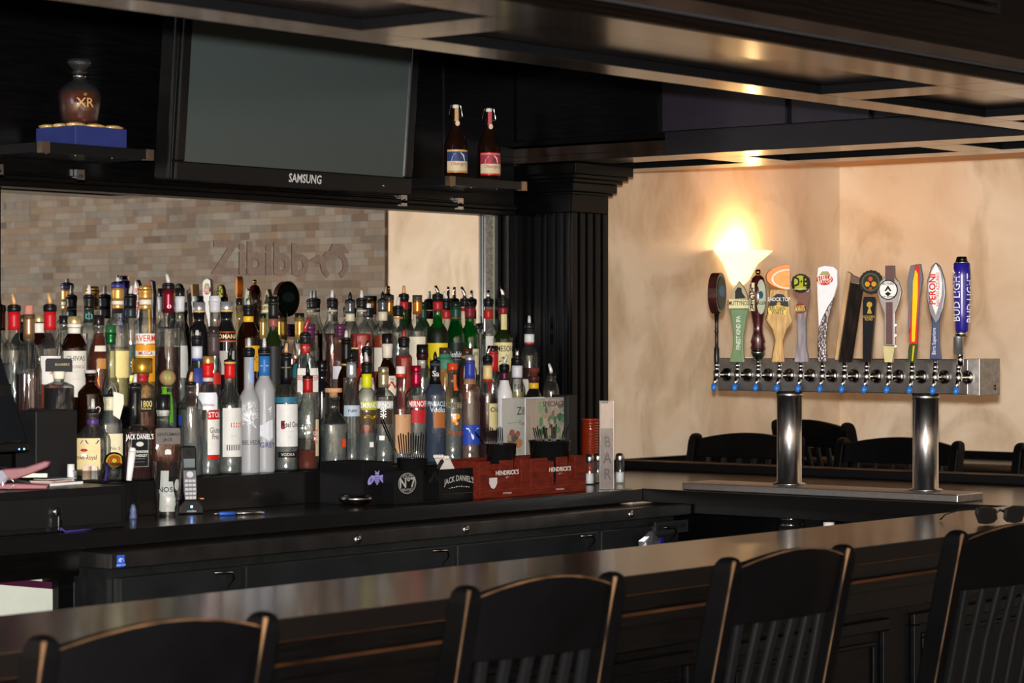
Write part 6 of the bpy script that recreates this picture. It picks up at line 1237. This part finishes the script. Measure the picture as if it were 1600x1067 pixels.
def cup(pxc, Y, ytop, ybot_z, rtop, label, straws, smat=STR, seed=1, zb=ZC + .006, grp=None, strawlab='', name='plastic_cup'):
    q, qd = on_y(pxc, Y); s_ = F / qd; zt_ = EYE - (ytop - HOR) / s_; h_ = zt_ - zb; R_ = rtop / s_
    c_ = root(name, (q.x, Y, zb), label, 'cup', 'black cups standing in the caddies')
    G().lathe([(R_ * .74, 0), (R_ * .76, .003), (R_, h_), (R_ * 1.03, h_ + .001), (R_ * 1.03, h_ + .003), (R_ * .96, h_ + .002), (R_ * .72, .005), (.001, .004)], STR, 32).build('cup_wall', c_)
    n_ = 24
    rnd = random.Random(seed); k = 0
    for (du, dt, zt, lean, n, spread) in straws:
        for i in range(n):
            u = du + (i - (n - 1) / 2) * spread / s_ * 1.0; f_ = dt + rnd.uniform(-.35, .35) * R_ * .6
            v_ = Vector((q.x, Y)).normalized(); rx_ = Vector((v_.y, -v_.x, 0)); fx_ = Vector((-v_.x, -v_.y, 0))
            p0 = rx_ * (u * .6) + fx_ * f_ * .6 + Vector((0, 0, .006)); zt1 = (EYE - (zt + rnd.uniform(-3, 3) - HOR) / s_) - zb
            m1 = (R_ * .94); uu = max(-m1, min(m1, u + lean * .5 / s_)); p1 = rx_ * (uu) + fx_ * f_ * .7 + Vector((0, 0, h_)); dirn = (p1 - p0) / h_; p2 = p0 + dirn * zt1
            p2 += rx_ * (lean * .5 / s_)
            o = G().tube([p0, p1, p2], .0019, smat, 6).build('drinking_straw'); o.location = (q.x, Y, zb)
            tag(o, strawlab, 'straw', grp)
    return c_
cup(644, 4.96, 716, 0, 24, 'black cup of straws in the black whiskey caddy', [(0, 0, 676, 0, 12, 3.2), (-.02, .01, 653, -22, 2, 3)], seed=1, grp='straws in the whiskey caddy cup', strawlab='black drinking straw in the cup of the black whiskey caddy')
cup(783, 4.955, 694, 0, 24, 'black cup of straws in the left red caddy', [(-.02, 0, 668, -3, 12, 2.6), (-.035, .005, 677, -28, 3, 5)], seed=2, grp='straws in the left red caddy cup', strawlab='black drinking straw standing in the cup of the left red caddy')
cup(859, 4.955, 689, 0, 33, 'wide black cup of straws in the right red caddy', [(-.03, 0, 667, -4, 4, 3), (-.008, .0, 668, -3, 3, 2), (.012, 0, 664, 0, 4, 2), (.035, 0, 666, 6, 2, 5)], seed=3, grp='straws in the right red caddy cup', strawlab='black drinking straw standing in the cup of the right red caddy')
# white wrapped picks in the whiskey caddy
q, qd = on_y(706, 4.93); s_ = F / qd; vv = Vector((q.x, 4.93)).normalized(); rx_ = Vector((vv.y, -vv.x, 0))
for k in range(6):
    o = G().box(-.0045, .0045, -.001, .001, 0, .088 - (k > 3) * .004, pm('D8CFC8', .5)).lathe([(.005, .084 - (k > 3) * .004), (.006, .09 - (k > 3) * .004), (.003, .095 - (k > 3) * .004)], pm('D8CFC8', .5), 8).build('cocktail_stirrer')
    o.location = (q.x + rx_.x * (k - 2) * .0105, 4.925 + k * .004 + rx_.y * (k - 2) * .0105, ZC + .058); o.rotation_euler = (0, -.62, 0)
    tag(o, 'white plastic stirrer leaning left out of the black whiskey caddy', 'stirrer', 'white stirrers in the whiskey caddy')
for k in range(2):
    o = G().box(-.005, .005, -.0015, .0015, 0, .085, STR).build('cocktail_stirrer'); o.location = (facex(676, 4.9) - .01 + k * .012, 4.905 + k * .006, ZC + .058); o.rotation_euler = (0, .75, 0)
    tag(o, 'black plastic stirrer leaning right across the black whiskey caddy', 'stirrer', 'black stirrers in the whiskey caddy')
# ------------------------------------------------------------------ menu stands
ACR = glassy('acrylic_sheet', (.96, .96, .97), (.75, .78, .8), 1.0, .03, .03)
def stand(px0, px1, Y, ytop, lab, kind):
    xa, xb_ = facex(px0, Y), facex(px1, Y); s_ = F / on_y((px0 + px1) / 2, Y)[1]; w_ = xb_ - xa; h_ = EYE - (ytop - HOR) / s_ - ZC
    r = root('menu_stand', (xa, Y, ZC), lab, 'menu stand', 'acrylic menu stands behind the caddies')
    g = G().box(0, w_, -.0018, -.0008, .001, h_, ACR).box(0, w_, .0018, .003, .001, h_, ACR).box(0, .002, -.0018, .003, .001, h_, pm('D8DCE0', .2)).box(w_ - .002, w_, -.0018, .003, .001, h_, pm('D8DCE0', .2)).box(.002, w_ - .002, -.0018, .003, h_ - .002, h_, pm('D8DCE0', .2)).box(0, w_, -.02, .02, .0, .001, ACR); g.build('acrylic_sleeve', r)
    g = G(); T = lambda u, v_, o=-.0006: (u * w_, -.0004 + o * .3, v_ * h_)
    if kind == 0:
        g.box(.003, w_ - .003, -.0004, .0012, .002, h_ - .003, mat('cream_menu_paper', (.80, .76, .64), .6, var=.03))
        g.text('Zibibbo', .026, lambda u, v_: (w_ * .62 + u, -.0006, h_ * .85 + v_), pm('202020'), squeeze=1.0, bold=.01)
        g.text('Tapas Menu', .014, lambda u, v_: (w_ * .62 + u, -.0006, h_ * .72 + v_), pm('806850')).box(w_ * .14, w_ * .42, -.0007, -.0005, h_ * .722, h_ * .725, pm('403830'))
        rn_ = random.Random(3)
        for k in range(14):
            u0, v0 = rn_.uniform(.18, .46), rn_.uniform(.40, .62); rr = rn_.uniform(.008, .02)
            g.add([(w_ * u0 + rr * math.cos(t_ * PI / 5), -.0007 - k * 1e-5, h_ * v0 + rr * .8 * math.sin(t_ * PI / 5)) for t_ in range(10)], [tuple(range(10))], pm(('B86848', 'C88A50', 'C8B890', 'A84838', '605848')[k % 5]))
        for v0, t_ in ((.27, 'Cajun Seafood Salad'), (.20, '.......... ........ .........'), (.165, '........ ......'), (.56, '.........'), (.50, '.......'), (.05, '.......... ......')):
            g.text(t_, .0085, lambda u, v_: (w_ * (.40 if v0 < .3 else .78) + u, -.0006, h_ * v0 + v_), pm('706858'))
    else:
        g.box(.003, w_ - .003, -.0004, .0012, .002, h_ - .003, mat('wood_print_paper', (.58, .45, .33), .6, var=.25, scale=12, stretch=(5, 1, .3)))
        rn_ = random.Random(8)
        for k in range(64):
            u0, v0 = min(.88, max(.16, rn_.gauss(.60, .17))), min(.90, max(.12, rn_.gauss(.62, .19))); rr = rn_.uniform(.006, .017); an_ = rn_.uniform(0, 3)
            pts = [(w_ * u0 + rr * (1.3 * math.cos(t_) * math.cos(an_) - .7 * math.sin(t_) * math.sin(an_)), -.0007 - k * 1e-5, h_ * v0 + rr * (1.3 * math.cos(t_) * math.sin(an_) + .7 * math.sin(t_) * math.cos(an_))) for t_ in (j * PI / 5 for j in range(10))]
            g.add(pts, [tuple(range(10))], pm(('4A8A50', '8AA878', '5A3A40', 'B8B090', '3A7048', '806058', 'A89878', '2A5A38')[k % 8]))
        g.text('SPECIALTY', .017, lambda u, v_: (w_ * .66 + u, -.0015, h_ * .925 + v_), pm('4A3038'), squeeze=1.1, bold=.03)
    g.build('menu_page', r, fix=False)
stand(783, 850, 5.105, 621, 'acrylic stand with cream tapas menu page, partly behind the picture menu', 0)
stand(821, 889, 5.075, 621, 'acrylic stand with green and brown painted fruit picture behind the right caddy', 1)
xa = facex(890, 5.05); bb_ = root('napkin_dispenser', (xa, 5.055, ZC), 'tall plain black dispenser box right of the picture menu', 'dispenser')
s_ = F / on_y(897, 5.05)[1]; h_ = EYE - (617 - HOR) / s_ - ZC
G().box(0, .045, 0, .07, .0005, h_, mat('matte_black_plastic', (.006, .006, .0065), .5)).build('case', bb_, bevel=.002); G().box(.008, .037, -.0015, 0, .03, h_ * .6, PLAS).build('front_plate', bb_)
# red ribbed candle glass
q, qd = on_y(922, 5.17); s_ = F / qd; h_ = EYE - (655 - HOR) / s_ - ZC; cg = root('candle_glass', (q.x, 5.17, ZC), 'tall ribbed red and amber glass candle holder by the salt shakers', 'candle holder')
pr = []; R_ = 14 / s_; n_ = 15
for k in range(n_):
    z = h_ * (.36 + .64 * k / n_); dz = h_ * .64 / n_; pr += [(R_ * .93, z), (R_, z + dz * .3), (R_, z + dz * .6), (R_ * .93, z + dz * .9)]
G().lathe([(R_ * .5, .0005), (R_ * .9, .01), (R_ * .7, h_ * .18), (R_ * .9, h_ * .3)] + pr, glassy('red_amber_glass', (.75, .10, .03), (.35, .01, .005), 2.2, .08, .3, (.45, .05, .01)), 28).build('glass_body', cg)
G().tube([(R_ * math.cos(k * PI / 12), R_ * math.sin(k * PI / 12), h_) for k in range(25)], .0012, mat('red_rim', (.4, .02, .01), .2), 6).build('rim', cg)
# tall acrylic holder
q = on_z(937, 765, ZC); q2 = on_z(959, 765, ZC); s_ = F / (q.x * CS + q.y * SN); h_ = 139 / s_; wv = (q2 - q); wl2 = wv.xy.length; an_ = math.atan2(wv.y, wv.x)
ac = root('table_sign_holder', (q.x, q.y, ZC), 'tall narrow clear acrylic sign holder among the salt shakers', 'sign holder', rz=an_)
g = G().box(0, wl2, -.003, -.0015, .002, h_, ACR).box(0, wl2, .0015, .003, .002, h_, ACR)
for a in ((0, .0015), (wl2 - .0015, wl2)): g.box(a[0], a[1], -.003, .003, .002, h_, pm('D8CCC4', .2))
g.box(-.005, wl2 + .06, -.02, .055, 0, .002, ACR); g.build('sleeve', ac)
g = G().box(.003, wl2 - .003, -.0008, .0008, .003, h_ * .69, mat('grey_brown_card', (.20, .15, .12), .6, var=.2)).box(.003, wl2 - .003, -.0007, .0007, h_ * .69, h_ * .97, mat('pinkish_card', (.5, .38, .30), .6))
for k, ch in enumerate('BAR'): g.text(ch, .032, lambda u, v_: (wl2 * .55 + u * .9, -.0010, h_ * (.53 - k * .18) + v_ * 1.1), pm('4A4440'), bold=.02)
g.build('card', ac, fix=False)
# salt and pepper shakers
SALT = mat('salt_grains', (.8, .8, .8), .9, scale=300, bump=.5); PEP = mat('pepper_grains', (.10, .08, .06), .9, var=.8, scale=300, bump=.5)
def shaker(px, py, fill, lab, sc_=1.0):
    q = on_z(px, py, ZC + .0025); s_ = F / (q.x * CS + q.y * SN); r = root('salt_shaker' if fill is SALT else 'pepper_shaker', (q.x, q.y, ZC + .0025), lab, 'shaker', 'glass shakers by the sign holder')
    R_ = .0175 * sc_; h_ = .078 * sc_
    G().lathe([(R_ * .98, .0), (R_, .003), (R_ * .86, h_ * .9), (R_ * .72, h_)], GLASS, 10).build('glass_body', r)
    G().lathe([(R_ * .88, .002), (R_ * .84, h_ * .45)], fill, 16).build('contents', r)
    G().lathe([(R_ * .82, h_ * .93), (R_ * .86, h_ * .95), (R_ * .86, h_ * 1.12), (R_ * .74, h_ * 1.22), (R_ * .35, h_ * 1.27)], STEEL, 20).build('lid', r)
shaker(968.5, 754, SALT, 'glass salt shaker with steel lid, right of the acrylic holder')
shaker(921, 756, SALT, 'glass shaker full of white salt, right beside the red caddy')
shaker(934, 754, PEP, 'glass shaker half hidden behind the left edge of the acrylic holder')
shaker(903, 748, PEP, 'shaker whose lid just shows above the right red caddy')
# towel on the refrigerator
q = on_z(1003, 788, 1.02); to = root('bar_towel', (q.x - .02, q.y + .03, 1.0205), 'folded cream bar towel on the right end of the refrigerator top', 'towel')
tv_ = []; nx, ny = 12, 4; rn_ = random.Random(6)
g = G()
def bump_(i, j, o): return .012 - .009 * (i / nx) + .003 * math.sin(i * .9 + j) * (1 - i / nx)
vs_ = [(i * .175 / nx, j * .045 / ny, 0) for i in range(nx + 1) for j in range(ny + 1)] + [(i * .175 / nx, j * .045 / ny, bump_(i, j, 0)) for i in range(nx + 1) for j in range(ny + 1)]
m_ = (nx + 1) * (ny + 1); fs = []
for i in range(nx):
    for j in range(ny): a = i * (ny + 1) + j; fs += [(a, a + 1, a + ny + 2, a + ny + 1), (m_ + a, m_ + a + ny + 1, m_ + a + ny + 2, m_ + a + 1)]
for i in range(nx): a = i * (ny + 1); b = a + ny; fs += [(a, a + ny + 1, m_ + a + ny + 1, m_ + a), (b, m_ + b, m_ + b + ny + 1, b + ny + 1)]
for j in range(ny): a = j; b = nx * (ny + 1) + j; fs += [(a, m_ + a, m_ + a + 1, a + 1), (b, b + 1, m_ + b + 1, m_ + b)]
g.add(vs_, fs, mat('cream_towel', (.55, .46, .34), .9, bump=.5, scale=200), True).build('cloth', to); G().box(.172, .176, .0, .045, .0, .0035, pm('B8A070')).build('hem', to)
# foil bag hung by the refrigerator door
q, qd = on_y(1024, 4.69); s_ = F / qd; zb2 = EYE - (850 - HOR) / s_
sb = root('snack_bag', (q.x, 4.708, zb2 - .03), 'crumpled silver and blue foil bag hanging at the refrigerator front', 'bag')
rn_ = random.Random(11); g = G(); n_ = 10
ring = lambda z, r0: [((r0 * (1 + rn_.uniform(-.25, .25))) * math.cos(2 * PI * k / n_), (r0 * .5 * (1 + rn_.uniform(-.25, .25))) * math.sin(2 * PI * k / n_), z) for k in range(n_)]
vs_ = []; 
for z, r0 in ((0, .02), (.02, .05), (.04, .045), (.055, .03), (.07, .012)): vs_ += ring(z, r0)
fs = [(j * n_ + k, j * n_ + (k + 1) % n_, (j + 1) * n_ + (k + 1) % n_, (j + 1) * n_ + k) for j in range(4) for k in range(n_)] + [tuple(range(n_ - 1, -1, -1)), tuple(4 * n_ + k for k in range(n_))]
g.add(vs_, fs, mat('crumpled_foil', (.55, .55, .6), .25, .9, var=.3)).build('foil', sb); G().box(.0, .03, -.033, -.030, .025, .05, pm('2A2A90', .3), rz=.3).build('print_patch', sb)
# under the tap counter: shelf with jug and small bottle
us = root('under_bar_shelf', (6.70, 3.6, .86), 'narrow black shelf under the tap counter holding a jug', 'shelf')
G().box(0, .235, 0, 1.3, 0, .02, BLK).build('board', us)
q, qd = on_x(1236, 6.80); s_ = F / qd; jg = root('glass_jug', (6.80, q.y, .8805), 'squat black glossy jug under the tap counter', 'jug')
R_ = 24 / s_
G().lathe([(R_ * .9, 0), (R_, .03), (R_ * .98, .07), (R_ * .8, .085), (R_ * .93, .09), (R_ * .8, .105), (R_ * .6, .11)], mat('gloss_black', (.006, .006, .006), .12, coat=.5), 28).build('jug_body', jg); G().lathe([(R_ * .5, .110), (R_ * .5, .118), (R_ * .3, .12)], PLAS, 20).build('lid', jg)
q, qd = on_x(1295, 6.76); s_ = F / qd; zt_ = EYE - (798 - HOR) / s_; h_ = zt_ - .8805
mb = root('sauce_bottle', (6.76, q.y, .8805), 'tiny amber sauce bottle with white label under the tap counter', 'bottle')
G().lathe([(.016, 0), (.017, .003), (.017, h_ * .62), (.007, h_ * .75), (.006, h_ * .9)], LQ['amb'], 18).build('glass', mb); G().lathe([(.0175, h_ * .5), (.0175, h_ * .72)], WHITE, 18).build('label', mb); G().lathe([(.008, h_ * .88), (.008, h_)], pm('B09860'), 14).build('cap', mb)
# sunglasses
q = on_z(1563, 819, ZC); sg = root('sunglasses', (q.x, q.y, ZC), 'black sunglasses lying upside down on the front bar at right', 'sunglasses', rz=math.radians(-24)); sg.scale = (1.2,) * 3
FRM = mat('sunglass_frame', (.004, .004, .004), .2, spec=.5); LEN = mat('sunglass_lens', (.003, .003, .004), .25, spec=.3)
for s in (-1, 1):
    pts = [(s * .008, .012), (s * .012, .034), (s * .035, .040), (s * .066, .038), (s * .068, .026), (s * .058, .004), (s * .038, .001), (s * .018, .004)]
    fr_ = G().prism(pts, lambda a, c_, t_: (a, t_, c_), -.002, .002, FRM).build('rim', sg, bevel=.001)
    G().prism([(s * .036 + (x - s * .036) * .8, .02 + (z - .02) * .78) for x, z in pts], lambda a, c_, t_: (a, t_, c_), -.0026, .0026, LEN).build('lens', fr_)
    G().tube([(s * .067, 0, .034), (s * .068, .05, .031), (s * .066, .11, .016), (s * .064, .13, .004)], [.0025, .0025, .002, .0025], FRM, 6, flat=.6).build('temple', sg)
G().tube([(-.009, 0, .027), (0, 0, .031), (.009, 0, .027)], .0025, FRM, 8).build('bridge', sg)
